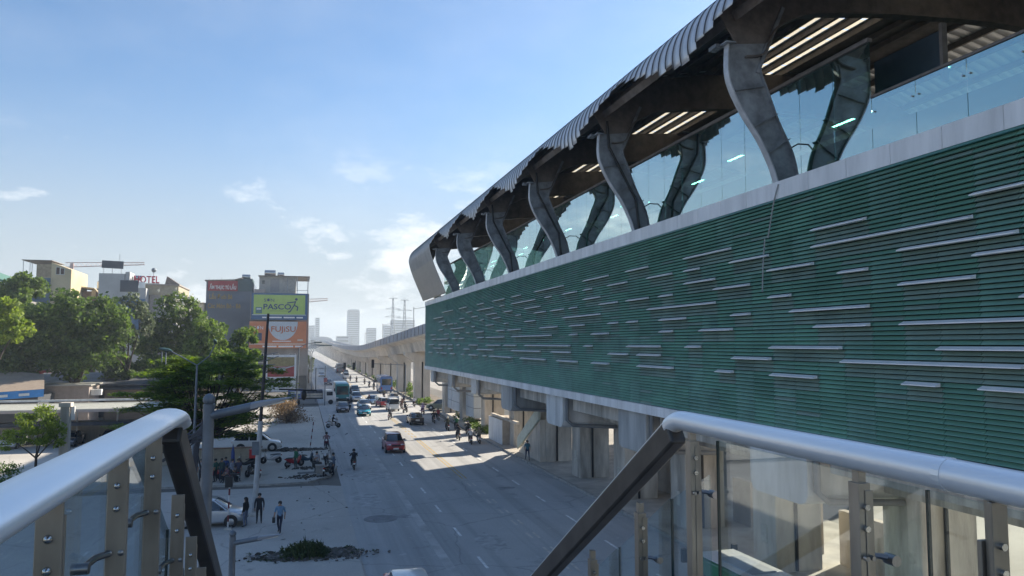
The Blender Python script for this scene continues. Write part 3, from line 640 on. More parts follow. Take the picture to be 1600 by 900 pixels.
for side, x, z, ye, rad in (('left', LX, zL, LYE, 0.086), ('right', RX, zR, RYE, 0.062)):
    RL = thing('stair_railing', 'brushed steel and glass railing on the %s of the footbridge stairs' % side, 'railing', (x, 2, 8.7), 'footbridge railings')
    n0 = -1.5 if side == 'left' else 2.33
    b_ = bend(x, ye, z)
    if side == 'left':
        rail_tube([(x, n0, z), (x, 1.5, z)] + [(x, 3, z)] + b_, rad * 1.12, 'handrail', RL, sq=0.5)
    else:
        rail_tube([(x, n0 + 0.004, z), (x, 3.2, z)] + b_, rad, 'handrail', RL)
        rail_tube([(x + 0.02, -1.5, z - 0.03), (x + 0.012, 1.2, z - 0.012), (x, 2.33, z)], rad * 0.995, 'handrail_joint', RL)
        MB().lathe([(rad + 0.002, 2.30), (rad + 0.002, 2.335)], (x, 0, z), 'y', 20).build('rail_sleeve', brushed, RL)
    l0 = b_[-1]; L = 15.0; e1 = (x, l0[1] + L, l0[2] - L * SLOPE)
    sl_ = MB(); ang = math.atan(SLOPE)
    # sloping stair rail: dark colour stands in for the dark it reflects
    hw_ = 0.055
    sl_.prism([(l0[1] - 0.02, l0[2] + 0.05), (e1[1], e1[2] + 0.05), (e1[1], e1[2] - 0.15), (l0[1] - 0.12, l0[2] - 0.09)], x - hw_, x + hw_, 'x')
    sl_.build('stair_handrail', M('stair_rail_shade', (0.075, 0.068, 0.062), 0.45, metal=0.4, var=0.25, scale=3), RL, bevel=0.02)
    MB().prism([(l0[1] - 0.02, l0[2] + 0.058), (e1[1], e1[2] + 0.058), (e1[1], e1[2] + 0.051), (l0[1] - 0.02, l0[2] + 0.051)], x - hw_ * 0.75, x + hw_ * 0.75, 'x').build('rail_highlight', brushed, RL)  # bright strip paints the light along the rail's upper edge
    ys = [0.9, 1.7, 2.5, 3.35, 4.1] if side == 'left' else [1.05, 2.14, 2.79, 4.24]
    stair_ys = [4.95, 5.6, 6.2, 6.8, 7.8, 8.9, 10] if side == 'left' else [5.0, 5.92, 6.9, 7.9, 8.9, 9.9, 11]
    gx = x + (0.06 if side == 'left' else -0.06) * -1
    gd = 1 if side == 'left' else 1
    for y in ys + stair_ys:
        down = max(0, y - ye) * SLOPE; zt = z - 0.06 - down; zb = 8.55 - down
        if y > ye: zt -= 0.18
        wy = 0.035
        pts_ = [y - wy, y + wy]
        dbl = side == 'right' and (abs(y - 2.14) < 0.01 or abs(y - 4.24) < 0.01)
        p_ = MB()
        if side == 'right' and abs(y - 2.14) < 0.01:
            p_.box(x - 0.035, x + 0.035, y - 0.035, y - 0.015, zb, zt); p_.box(x - 0.035, x + 0.035, y + 0.012, y + 0.032, zb, zt - 0.14); p_.box(x - 0.02, x + 0.02, y - 0.014, y + 0.011, zb, zt + 0.02)
        elif side == 'right':
            p_.box(x - 0.03, x + 0.03, y - 0.032, y + 0.032, zb, zt - 0.05); p_.box(x - 0.02, x + 0.02, y - 0.02, y + 0.02, zt - 0.06, zt + 0.02); p_.box(x + 0.0, x + 0.04, y - 0.036, y - 0.033, zb, zt - 0.08)
        else:
            p_.box(x - 0.036, x + 0.036, y - 0.007, y + 0.007, zb, zt + 0.02)
            p_.box(x - 0.036, x + 0.036, y + 0.02, y + 0.032, zb, zt - 0.04)
        po = p_.build('post', brush_d, RL, bevel=0.003)
        face = x + 0.012 if side == 'left' else x - 0.03
        for dz in (0.10, 0.19):
            if side == 'left':
                MB().lathe([(0.002, y - 0.022), (0.008, y - 0.019), (0.013, y - 0.013), (0.013, y - 0.007)], (x, 0, zt - dz), 'y', 14).build('bolt', chrome, po, smooth=50)
            else:
                MB().lathe([(0.013, y - 0.05), (0.013, y - 0.035), (0.004, y - 0.032)], (x, 0, zt - dz - 0.05), 'y', 12).build('bolt', chrome, po, smooth=50)
        # spider clamp holding the glass
        ccol = M('clamp_steel', (0.30, 0.30, 0.31), 0.3, metal=0.95, var=0)
        zc = zt - 0.36
        cl = MB()
        if side == 'left':
            for dx in (-0.02, 0.022): cl.lathe([(0.004, y - 0.02), (0.012, y - 0.016), (0.012, y - 0.007)], (x + dx, 0, zc), 'y', 10)
            cl.tube([(x - 0.02, y - 0.012, zc), (x - 0.06, y - 0.05, zc - 0.005), (x - 0.085, y - 0.13, zc - 0.02)], [0.013, 0.014, 0.014], 8)
            cl.lathe([(0.022, x - 0.12), (0.022, x - 0.06)], (0, y - 0.13, zc - 0.02), 'x', 12)
        else:
            cl.tube([(x - 0.015, y - 0.06, zc), (x - 0.015, y - 0.04, zc)], 0.011, 8); cl.tube([(x + 0.015, y - 0.06, zc), (x + 0.015, y - 0.04, zc)], 0.011, 8)
            cl.tube([(x + 0.02, y, zc), (x + 0.07, y - 0.03, zc), (x + 0.13, y - 0.06, zc - 0.015)], [0.012, 0.013, 0.016], 8)
            cl.lathe([(0.024, -0.03), (0.024, 0.03)], (x + 0.11, y - 0.05, zc - 0.012), 'y', 12)
        cl.build('glass_clamp', ccol, po, smooth=45)
    # glass panes between the posts
    gxx = x - 0.09 if side == 'left' else x + 0.10
    edges = [0.3, 1.3, 2.1, 2.95, 3.8, 4.45] if side == 'left' else [-1.0, 0.4, 1.85, 2.42, 4.02]
    if side == 'right': edges = [-0.8, 0.6, 1.75, 2.53, 4.12]
    edge_m = M('glass_edge', (0.012, 0.035, 0.038), 0.15, var=0)
    for a, b in zip(edges, edges[1:]):
        pn = MB().box(gxx - 0.006, gxx + 0.006, a + 0.012, b - 0.012, 8.75, z - 0.10).build('glass_pane', railg, RL)
        MB().box(gxx - 0.008, gxx + 0.008, b - 0.014, b - 0.005, 8.75, z - 0.10).build('pane_edge', edge_m, pn)
    se = [4.6, 5.2, 5.9, 6.5, 7.3, 8.4, 9.5] if side == 'left' else [4.2, 4.72, 5.6, 6.55, 7.55, 8.55, 9.5]
    for a, b in zip(se, se[1:]):
        za, zb2 = z - 0.32 - max(0, a - ye) * SLOPE, z - 0.32 - (b - ye) * SLOPE
        pn = MB().prism([(a + 0.012, za), (b - 0.012, zb2), (b - 0.012, zb2 - 1.0), (a + 0.012, za - 1.0)], gxx - 0.006, gxx + 0.006, 'x').build('glass_pane', railg, RL)
        MB().box(gxx - 0.008, gxx + 0.008, b - 0.014, b - 0.004, zb2 - 1.0, zb2).build('pane_edge', edge_m, pn)

# ================================================================ lamps and poles
galv = M('galvanised_steel', (0.15, 0.175, 0.205), 0.5, metal=0.25, var=0.15, scale=3)
def lamp_post(label, x, y, h, r, arm, head):
    t = thing('lamp_post', label, 'lamp post', (x, y, 0), 'lamp posts with a single slanted arm')
    q = MB(); q.tube([(x, y, 0), (x, y, h * 0.5), (x, y, h)], [r * 1.2, r * 1.08, r], 14); q.build('pole', galv, t, smooth=50)
    MB().lathe([(r * 0.7, h), (r * 1.1, h + r * 0.5), (r * 1.1, h + r * 1.2), (r * 0.6, h + r * 1.8), (0.01, h + r * 2.0)], (x, y, 0), n=14).build('finial', galv, t, smooth=50)
    d = Vector(arm).normalized(); L = Vector(arm).length; s0 = Vector((x, y, h - r * 2.2)); 
    q = MB(); q.tube([s0, s0 + d * L * 0.58], r * 0.8, 12); q.build('arm', galv, t, smooth=50)
    hd = MB(); a0 = s0 + d * L * 0.52; a1 = s0 + d * L; sd_ = Vector((-d.y, d.x, 0)).normalized(); up = Vector((0, 0, 1))
    secs = []
    for tt, w, hh in ((0, 0.8, 0.8), (0.1, 1.0, 0.9), (0.5, 0.95, 0.62), (0.85, 0.75, 0.3), (1, 0.3, 0.12)):
        c = a0 + (a1 - a0) * tt; secs.append([c + sd_ * w * r * k[0] + up * hh * r * k[1] for k in ((-1, -0.5), (1, -0.5), (1, 0.5), (0.5, 0.9), (-0.5, 0.9), (-1, 0.5))])
    hd.loft(secs).build('lamp_head', M('lamp_head_grey', (0.27, 0.29, 0.32), 0.4, metal=0.2, var=0.08), t, smooth=30)
    c = a0 + (a1 - a0) * 0.55; MB().obox(c - up * r * 0.42, L * 0.26, r * 1.1, 0.02, Matrix.Rotation(math.atan2(d.y, d.x), 3, 'Z') @ Matrix.Rotation(-math.asin(d.z), 3, 'Y')).build('lens', M('lamp_lens', (0.7, 0.7, 0.66), 0.2, var=0), t)
    return t
t = lamp_post('tall grey lamp post with slanted arm beside the left railing', -1.28, 11.87, 9.42, 0.078, (1.16, -0.33, 0.27), 0)
q = MB(); c_ = Vector((-0.05, 11.5, 9.62)); q.tube([c_ + Vector((-0.25, 0.05, 0.02)), c_ + Vector((0.28, -0.08, 0.0))], 0.012, 6)
q.build('camera_bracket', blackpipe, t)
MB().lathe([(0.015, 9.62), (0.036, 9.60), (0.04, 9.54), (0.03, 9.50), (0.008, 9.48)], (0.05, 11.47, 0), n=12).build('dome_camera', blackpipe, t, smooth=50)
for k, (dx, dy, dz, r_) in enumerate(((-0.42, 0.2, -0.62, 0.05), (0.02, 0.3, -0.04, 0.045))):
    MB().lathe([(0.01, -r_), (r_ * 0.7, -r_ * 0.7), (r_, 0), (r_ * 0.7, r_ * 0.7), (0.01, r_)], (-1.28 + dx, 11.87 + dy, 9.42 + dz), n=12).build('globe', galv, t, smooth=60)
rc = random.Random(4)
q = MB()
for i in range(16):
    q.tube([(-1.34, 11.85, 9.2 - i * 0.02), (-1.45 - rc.random() * 0.15, 11.9, 8.9 + rc.uniform(-0.05, 0.1)), (-1.6 + rc.random() * 0.1, 12.0, 8.85 + rc.uniform(-0.1, 0.1)), (-1.75 - rc.random() * 0.2, 12.1, 8.7 + rc.uniform(-0.12, 0.05))], 0.012, 5)
for i in range(10): q.tube([(-1.36, 11.86, 9.05), (-1.44 + rc.uniform(-0.03, 0.03), 11.9, 8.8), (-1.42 + rc.uniform(-0.06, 0.06), 11.9, 8.45 + rc.uniform(-0.05, 0.1))], 0.014, 5)
q.build('cable_bundle', M('cable_grey', (0.06, 0.065, 0.08), 0.6, var=0.2), t)
t = lamp_post('short grey lamp post below the stairs with its arm pointing at the weeds', -1.38, 18.09, 6.05, 0.068, (1.05, -0.3, 0.2), 0)
tg = thing('street_lamp', 'slender double armed street lamp with green heads rising through the layered tree', 'street lamp', (-8.1, 66, 0))
q = MB(); q.tube([(-8.22, 66, -1.1), (-8.15, 66, 4), (-8.1, 66, 8.6)], [0.14, 0.1, 0.075], 10); q.build('pole', galv, tg, smooth=50)
for sgn, tip in ((-1, (-10.2, 66, 9.75)), (1, (-6.75, 66, 10.35))):
    q = MB(); mid = ((-8.1 + tip[0]) / 2 + 0.25 * sgn, 66, 8.6 + (tip[2] - 8.6) * 0.62) if sgn < 0 else (-7.2, 66, 9.3)
    q.tube([(-8.1, 66, 8.55), mid, tip], 0.045, 8); q.build('arm', galv, tg, smooth=50)
MB().loft([[(x, 66 + yy_ * w, z + zz * hh) for yy_, zz in ((-1, -0.5), (1, -0.5), (1, 0.4), (0, 1), (-1, 0.4))] for x, w, z, hh in ((-10.0, 0.1, 9.7, 0.08), (-10.25, 0.16, 9.78, 0.16), (-10.7, 0.17, 9.86, 0.14), (-10.95, 0.08, 9.9, 0.07))]).build('lamp_head', M('green_lamp_head', (0.04, 0.09, 0.085), 0.4, var=0.05), tg)
MB().loft([[(-6.75 + yy_ * w, y, z + zz * hh) for yy_, zz in ((-1, -0.5), (1, -0.5), (1, 0.4), (0, 1), (-1, 0.4))] for y, w, z, hh in ((66.1, 0.1, 10.3, 0.08), (65.8, 0.13, 10.45, 0.14), (65.4, 0.13, 10.55, 0.14), (65.1, 0.06, 10.6, 0.07))]).build('lamp_head', M('green_lamp_head'), tg)
tg.location = (-8.1 * 0.903, 59.6, 1.0); tg.scale = (0.903, 0.903, 0.903)
for dx, L in ((-10.75, 0.8), (-10.45, 1.0)):
    MB().box(dx - 0.03, dx + 0.03, 65.9, 66.1, 9.65 - L, 9.65).build('hanging_tag', galv, tg)
up_ = thing('utility_pole', 'tall leaning utility pole standing behind the two women in black', 'utility pole', (-2.54, 48.8, 0))
q = MB(); q.tube([(-2.54, 48.8, 0), (-2.3, 48.8, 5.6)], [0.17, 0.145], 10); q.build('lower_pole', M('pale_concrete_pole', (0.42, 0.43, 0.44), 0.7, var=0.15), up_, smooth=50)
q = MB(); q.tube([(-2.3, 48.8, 5.6), (-2.15, 48.8, 8.9), (-2.0, 48.8, 12.15)], [0.10, 0.09, 0.07], 10); q.build('upper_pole', M('dark_iron_pole', (0.035, 0.032, 0.032), 0.6, var=0.2), up_, smooth=50)
q = MB(); q.tube([(-2.12, 48.7, 9.6), (-1.4, 48.7, 9.75)], 0.025, 5); q.tube([(-2.12, 48.7, 9.25), (-1.3, 48.7, 9.55)], 0.025, 5); q.tube([(-2.15, 48.7, 9.0), (-1.5, 48.7, 9.05)], 0.02, 5); q.build('bracket', galv, up_)
MB().box(-2.75, -2.35, 48.55, 48.65, 3.6, 4.4).build('sign_box', galv, up_)
MB().lathe([(0.5, 0.0), (0.42, 0.12), (0.2, 0.2)], (-2.54, 48.8, 0), n=10).build('pole_base', conc_d, up_)

# traffic gantry by the truck, street lamps along the left kerb
tgn = thing('traffic_signal', 'traffic light post with long arm beside the white truck', 'traffic light', (2.6, 140, 0))
q = MB(); q.tube([(2.6, 140, 0), (2.6, 140, 6.0)], 0.11, 8); q.build('post', galv, tgn)
q = MB(); q.tube([(2.6, 140, 5.8), (9.3, 140, 6.3)], 0.07, 7); q.build('arm', steel, tgn)
for x in (7.6, 9.2): MB().box(x - 0.22, x + 0.22, 139.8, 140.1, 5.6, 6.9).build('signal_head', black, tgn)
ts2 = thing('traffic_signal', 'hanging black traffic light above the sunlit right lanes', 'traffic light', (19.9, 150, 0))
q = MB(); q.tube([(19.9, 150, 0), (19.9, 150, 6.2)], 0.1, 7); q.tube([(19.9, 150, 6.1), (13.6, 150, 6.4)], 0.06, 6); q.build('post', galv, ts2)
MB().box(13.25, 13.75, 149.8, 150.1, 5.6, 7.2).build('signal_head', black, ts2)
sgp = thing('sign_post', 'slim grey sign post in front of the parked truck', 'post', (3.95, 131, 0))
q = MB(); q.tube([(3.95, 131, 0), (3.95, 131, 6.6)], 0.08, 7); q.build('pole', galv, sgp); MB().box(3.7, 4.3, 130.85, 130.92, 3.9, 4.6).build('sign_plate', M('faded_sign', (0.35, 0.12, 0.12), 0.6, var=0.2), sgp)
wp = thing('street_lamp', 'tall pale street lamp right in front of the billboard building', 'street lamp', (-0.6, 128, 0), 'street lamps along the left kerb')
q = MB(); q.tube([(-0.6, 128, 0), (-0.35, 128, 9.6)], [0.15, 0.09], 8); q.build('pole', galv, wp)
q = MB(); q.tube([(-0.35, 128, 9.6), (0.6, 128, 10.2), (2.3, 128, 10.5)], 0.06, 6); q.build('arm', galv, wp); MB().box(2.0, 3.2, 127.8, 128.2, 10.42, 10.62).build('lamp_head', M('green_lamp_head'), wp)
for i, y in enumerate([166, 190, 215, 245, 280, 320]):
    t = thing('street_lamp', ['first', 'second', 'third', 'fourth', 'fifth', 'sixth'][i] + ' curved arm street lamp beyond the billboard building on the left kerb', 'street lamp', (2.2, y, 0), 'street lamps along the left kerb')
    q = MB(); q.tube([(2.2, y, 0), (2.2, y, 8.2), (2.6, y, 9.2), (3.8, y, 9.8), (5.4, y, 9.9)], [0.11, 0.08, 0.06, 0.05, 0.05], 6); q.build('pole', galv, t); MB().box(5.0, 6.3, y - 0.2, y + 0.2, 9.84, 10.04).build('lamp_head', M('green_lamp_head'), t)
ORD = 'first second third fourth fifth sixth seventh eighth ninth tenth eleventh twelfth thirteenth fourteenth fifteenth sixteenth seventeenth eighteenth nineteenth twentieth twenty-first twenty-second twenty-third twenty-fourth'.split()
# ================================================================ vegetation
def leafmat(name, c1, c2, tr=0.35):
    if name in MATS: return MATS[name]
    m = bpy.data.materials.new(name); m.use_nodes = True; t = m.node_tree; t.nodes.clear()
    o = N(t, 'ShaderNodeOutputMaterial'); ge = N(t, 'ShaderNodeNewGeometry'); rp = N(t, 'ShaderNodeValToRGB')
    rp.color_ramp.elements[0].color = (*c1, 1); rp.color_ramp.elements[1].color = (*c2, 1)
    t.links.new(ge.outputs['Random Per Island'], rp.inputs[0])
    d = N(t, 'ShaderNodeBsdfPrincipled', i_Roughness=0.55); d.inputs['Specular IOR Level'].default_value = 0.3
    tl = N(t, 'ShaderNodeBsdfTranslucent'); mi = N(t, 'ShaderNodeMixShader', i_0=tr)
    hs = N(t, 'ShaderNodeHueSaturation', i_Saturation=1.1, i_Value=1.35); t.links.new(rp.outputs[0], hs.inputs['Color'])
    t.links.new(rp.outputs[0], d.inputs['Base Color']); t.links.new(hs.outputs[0], tl.inputs[0])
    t.links.new(d.outputs[0], mi.inputs[1]); t.links.new(tl.outputs[0], mi.inputs[2]); t.links.new(mi.outputs[0], o.inputs[0])
    MATS[name] = m
    return m
LF_dark = leafmat('leaf_dark', (0.045, 0.085, 0.02), (0.135, 0.20, 0.045), 0.45)
LF_mid = leafmat('leaf_mid', (0.06, 0.105, 0.022), (0.18, 0.255, 0.055), 0.45)
LF_bright = leafmat('leaf_bright', (0.10, 0.16, 0.022), (0.27, 0.34, 0.06), 0.5)
LF_flame = leafmat('leaf_layered', (0.07, 0.135, 0.02), (0.23, 0.31, 0.045), 0.55)
LF_pale = leafmat('leaf_olive', (0.06, 0.085, 0.045), (0.15, 0.18, 0.10))
LF_dry = leafmat('leaf_dry', (0.12, 0.085, 0.05), (0.26, 0.18, 0.10), 0.2)
def leaves(mb, rnd, c, rad, n, size, flat=0.0):
    for _ in range(n):
        d = Vector((rnd.gauss(0, 1), rnd.gauss(0, 1), rnd.gauss(0, 1)))
        if d.length < 1e-4: continue
        d = d.normalized() * (rnd.random() ** 0.45)
        p = Vector(c) + Vector((d.x * rad[0], d.y * rad[1], d.z * rad[2]))
        s = size * rnd.uniform(0.55, 1.25)
        nv = Vector((rnd.gauss(0, 1), rnd.gauss(0, 1), rnd.gauss(0.4, 1)))
        if flat: nv = Vector((nv.x * (1 - flat), nv.y * (1 - flat), abs(nv.z) + flat * 2))
        nv.normalize(); a = nv.orthogonal().normalized(); b = nv.cross(a)
        th = rnd.uniform(0, 6.28); a, b = a * math.cos(th) + b * math.sin(th), b * math.cos(th) - a * math.sin(th)
        i = len(mb.v)
        mb.v += [tuple(p - a * s * 0.5), tuple(p + b * s * 0.27 - a * s * 0.05), tuple(p + a * s * 0.5 - nv * s * 0.1), tuple(p - b * s * 0.27 - a * s * 0.05)]
        mb.f.append([i, i + 1, i + 2, i + 3]); mb.m.append(0)
def tree(name, label, base, lobes, n, size, mat, trunk_h, trunk_r, seed, group, sub=16, subr=0.34, flat=0.0, cat='tree', squash=0.75):
    rnd = random.Random(seed); x, y, z0 = base
    T = thing(name, label, cat, (x, y, z0), group)
    tb = MB(); tp = Vector((x + rnd.uniform(-0.3, 0.3), y, z0 + trunk_h))
    tb.tube([(x, y, z0), (x + rnd.uniform(-0.15, 0.15), y, z0 + trunk_h * 0.5), tp], [trunk_r * 1.25, trunk_r, trunk_r * 0.8], 8)
    lf = MB(); tot = sum(l[3] * l[4] * l[5] for l in lobes)
    for (cx, cy, cz, rx, ry, rz) in lobes:
        c = Vector((cx, cy, cz)); mid = (tp + c) / 2 + Vector((0, 0, -0.12 * (c - tp).length))
        tb.tube([tp - Vector((0, 0, trunk_h * 0.12)), mid, c + Vector((0, 0, -0.3 * rz))], [trunk_r * 0.6, trunk_r * 0.38, trunk_r * 0.14], 6)
        nl = int(n * (rx * ry * rz) / tot)
        for s_ in range(sub):
            d = Vector((rnd.gauss(0, 1), rnd.gauss(0, 1), rnd.gauss(0.15, 1))).normalized() * rnd.uniform(0.45, 1.0)
            cc = c + Vector((d.x * rx, d.y * ry, d.z * rz)); k = subr * rnd.uniform(0.7, 1.35)
            leaves(lf, rnd, cc, (rx * k, ry * k, rz * k * squash), nl // sub, size, flat)
            if s_ % 2 == 0: tb.tube([c + Vector((0, 0, -0.25 * rz)), (c + cc) / 2, cc], [trunk_r * 0.14, trunk_r * 0.09, trunk_r * 0.03], 4)
    tb.build('trunk', bark, T, smooth=60)
    lf.build('crown', mat, T, fix=False)
    return T
BG = 'trees behind the parking sheds'
tree('street_tree', 'broad dark evergreen tree behind the red banners', (-27.5, 108, 0), [(-28, 108, 12.3, 6.2, 5, 4.6), (-25.6, 107, 10, 4.6, 4, 4.5), (-31.5, 108, 10.5, 4.6, 4, 4.5), (-25, 107, 13.5, 3.6, 3.6, 3.2)], 19000, 0.66, LF_dark, 5.5, 0.42, 11, BG, 26)
tree('street_tree', 'bright round topped tree cropped by the left edge', (-31.5, 92, 0), [(-31.4, 92, 12.7, 3.4, 3.4, 2.4), (-29.6, 92, 11.9, 1.8, 2.2, 1.8), (-33.5, 92, 12, 3, 3, 2.4)], 7000, 0.52, LF_bright, 8.0, 0.3, 12, BG, 20)
tree('street_tree', 'tallest tree at the far left in front of the cream building', (-38.5, 121, 0), [(-38, 121, 16.6, 4.0, 4, 3.6), (-40.5, 121, 13.5, 4.2, 4, 4), (-35.6, 120, 12.5, 3.4, 3.5, 4)], 14000, 0.66, LF_mid, 7.0, 0.4, 13, BG, 24)
tree('street_tree', 'sparse olive tree with bare forked trunk', (-22.2, 112, 0), [(-23.4, 112, 12.6, 1.9, 2, 2.8), (-21.2, 112, 13.0, 1.7, 2, 3.2), (-22.4, 112, 16.1, 1.3, 1.4, 1.4), (-24.3, 112, 9.6, 1.2, 1.4, 2.0)], 3000, 0.55, LF_pale, 7.2, 0.24, 14, BG, 16)
tree('street_tree', 'wide tree with pale flowering top left of the grey building', (-17.6, 122, 0), [(-17.2, 122, 12.8, 4.2, 4, 4.4), (-20.3, 121, 10.0, 3.6, 3.5, 4.2), (-14.3, 121, 11.2, 3.2, 3, 4.0)], 14000, 0.64, LF_mid, 5.5, 0.36, 15, BG, 24)
tree('street_tree', 'rounded leafy tree in the middle of the tree row', (-12.6, 112, 0), [(-12.6, 112, 10.2, 2.9, 3, 3.6), (-13.8, 112, 7.6, 2.2, 2.4, 2.6), (-11.4, 112, 7.5, 2.2, 2.4, 2.6)], 9500, 0.56, LF_mid, 4.0, 0.28, 16, BG, 22)
tree('street_tree', 'rounded leafy tree touching the billboard building', (-8.8, 118, 0), [(-8.7, 118, 10.0, 2.7, 2.8, 3.2), (-9.8, 118, 7.3, 2.2, 2.2, 2.6), (-7.6, 118, 7.0, 2.0, 2.2, 2.8)], 9500, 0.56, LF_mid, 4.0, 0.28, 17, BG, 22)
tree('street_tree', 'dark low tree filling the gap under the tree row', (-17.5, 116, 0), [(-17.5, 116, 6.0, 4.5, 3, 3.2), (-24, 114, 5.8, 3.2, 3, 2.8)], 9000, 0.64, LF_dark, 2.5, 0.28, 18, BG, 20)
tree('street_tree', 'dark tree behind the first parking shed at far left', (-36, 106, 0), [(-36, 106, 9, 3.8, 3, 4.2), (-33, 106, 8.0, 3.0, 3, 3.4)], 8500, 0.64, LF_dark, 4.5, 0.32, 19, BG, 20)
# pale blossom in the crown of the wide tree
bl = MB(); rn = random.Random(5)
for _ in range(110):
    c = (-17.6 + rn.gauss(0, 1.7), 120.2 + rn.gauss(0, 1.2), 15.0 + rn.gauss(0, 1.3)); leaves(bl, rn, c, (0.4, 0.4, 0.35), 3, 0.5)
bl.build('blossom', leafmat('blossom', (0.35, 0.36, 0.30), (0.62, 0.60, 0.55), 0.3), bpy.data.objects['street_tree.004'], fix=False)
# layered tree in the plaza: flat tiers of fine leaves
rl = random.Random(31); lob = []
for tier, (z, w, k) in enumerate([(8.7, 3.6, 9), (8.0, 5.0, 12), (7.1, 5.9, 14), (6.1, 6.2, 14), (5.0, 6.1, 13), (3.9, 5.2, 11), (3.0, 3.8, 7)]):
    for j in range(k):
        a = 2 * math.pi * j / k + rl.uniform(-0.3, 0.3); rr_ = w * rl.uniform(0.35, 1.0)
        lob.append((-7.5 + rr_ * math.cos(a) * 1.06, 66.5 + rr_ * math.sin(a) * 0.8, z + rl.uniform(-0.35, 0.35), rl.uniform(1.1, 1.9), rl.uniform(1.1, 1.7), rl.uniform(0.25, 0.45)))
tree('shade_tree', 'spreading shade tree with flat layered branches in the plaza', (-7.3, 67.2, 0.07), lob, 56000, 0.30, LF_flame, 3.0, 0.16, 32, None, 5, 0.6, 0.65, squash=1.0)
tree('garden_tree', 'small bright yellow green tree in the parking garden', (-18.2, 62, 0), [(-18.1, 62, 4.4, 1.5, 1.5, 1.35), (-19.6, 62, 3.6, 1.0, 1.1, 0.9), (-17.0, 62, 3.7, 0.8, 1, 0.9), (-17.5, 61.8, 5.2, 0.8, 0.8, 0.6)], 4200, 0.22, LF_bright, 2.4, 0.1, 33, None, 18)
for i, (x, y, w, h, lb) in enumerate([(-20.5, 61, 2.8, 1.0, 'dark clipped hedge below the bright garden tree'), (-22.5, 66, 2.2, 1.3, 'dark round shrub left of the bright garden tree'), (-16.2, 60.6, 1.1, 0.8, 'small dark shrub beside the grey gate post')]):
    hd = thing('hedge', lb, 'shrub', (x, y, 0), 'shrubs in the parking garden'); m_ = MB(); rn = random.Random(40 + i)
    for _ in range(26): leaves(m_, rn, (x + rn.uniform(-w, w) * 0.8, y + rn.uniform(-1, 1), h * rn.uniform(0.3, 0.9)), (0.5, 0.5, 0.4), 60, 0.2)
    m_.build('foliage', LF_dark, hd, fix=False); MB().lathe([(0.08, 0), (0.05, h * 0.5)], (x, y, 0), n=6).build('stem', bark, hd)
# dry brush pile by the road, weeds, rubble
br_ = thing('dry_bush', 'large dry brown bush at the left roadside', 'bush', (-1.2, 104, 0.07)); m_ = MB(); rn = random.Random(61); st_ = MB()
for _ in range(60):
    a = rn.uniform(0, 6.28); r_ = rn.uniform(0.3, 2.3); tip = Vector((-1.2 + r_ * math.cos(a) * 1.1, 104 + r_ * math.sin(a), rn.uniform(1.0, 3.0) * (1 - r_ / 4)))
    st_.tube([(-1.2 + r_ * 0.2 * math.cos(a), 104 + r_ * 0.2 * math.sin(a), 0.05), (tip + Vector((-1.2, 104, 0.3))) / 2, tip], [0.03, 0.02, 0.008], 4)
    leaves(m_, rn, tip - Vector((0, 0, 0.4)), (0.7, 0.7, 0.8), 42, 0.24)
st_.build('stems', M('dry_twig', (0.14, 0.10, 0.07), 0.9, var=0.2), br_); m_.build('foliage', LF_dry, br_, fix=False)
br_ = thing('dry_bush', 'tan dry bush behind the larger brown one', 'bush', (-2.4, 112, 0.07)); m_ = MB(); st_ = MB()
for _ in range(40):
    a = rn.uniform(0, 6.28); r_ = rn.uniform(0.2, 1.7); tip = Vector((-2.4 + r_ * math.cos(a) * 1.2, 112 + r_ * math.sin(a), rn.uniform(1.5, 3.6) * (1 - r_ / 5)))
    st_.tube([(-2.4, 112, 0.05), (tip + Vector((-2.4, 112, 0.6))) / 2, tip], [0.03, 0.02, 0.008], 4); leaves(m_, rn, tip - Vector((0, 0, 0.4)), (0.6, 0.6, 0.7), 40, 0.24)
st_.build('stems', M('dry_twig'), br_); m_.build('foliage', leafmat('leaf_tan', (0.20, 0.13, 0.07), (0.36, 0.25, 0.13), 0.3), br_, fix=False)
wd = MB(); rn = random.Random(71); base_pts = []
for _ in range(620):
    u = rn.gauss(0, 1); x = 0.35 + u * 1.15; y = 38.9 + rn.gauss(0, 0.42) - 0.03 * u; hh = max(0.06, 0.55 * math.exp(-((x - 0.45) / 0.85) ** 2) * rn.uniform(0.4, 1.3))
    for _ in range(5):
        a = rn.uniform(0, 6.28); t_ = Vector((x + 0.22 * math.cos(a), y + 0.22 * math.sin(a), 0.075 + hh * rn.uniform(0.6, 1.1))); w_ = 0.022
        i = len(wd.v); wd.v += [(x - w_, y, 0.075), (x + w_, y, 0.075), ((x + t_.x) / 2 + w_, (y + t_.y) / 2, 0.075 + hh * 0.65), tuple(t_), ((x + t_.x) / 2 - w_, (y + t_.y) / 2, 0.075 + hh * 0.6)]; wd.f.append([i, i + 1, i + 2, i + 3, i + 4]); wd.m.append(0)
    if abs(u) < 1.0: leaves(wd, rn, (x, y, 0.1 + hh * 0.6), (0.16, 0.16, 0.14), 7, 0.13)
o = wd.build('weeds', leafmat('leaf_weed', (0.03, 0.042, 0.018), (0.08, 0.11, 0.04), 0.25), None, fix=False, kind='stuff'); o['label'] = 'dark green weeds growing through the broken pavement'
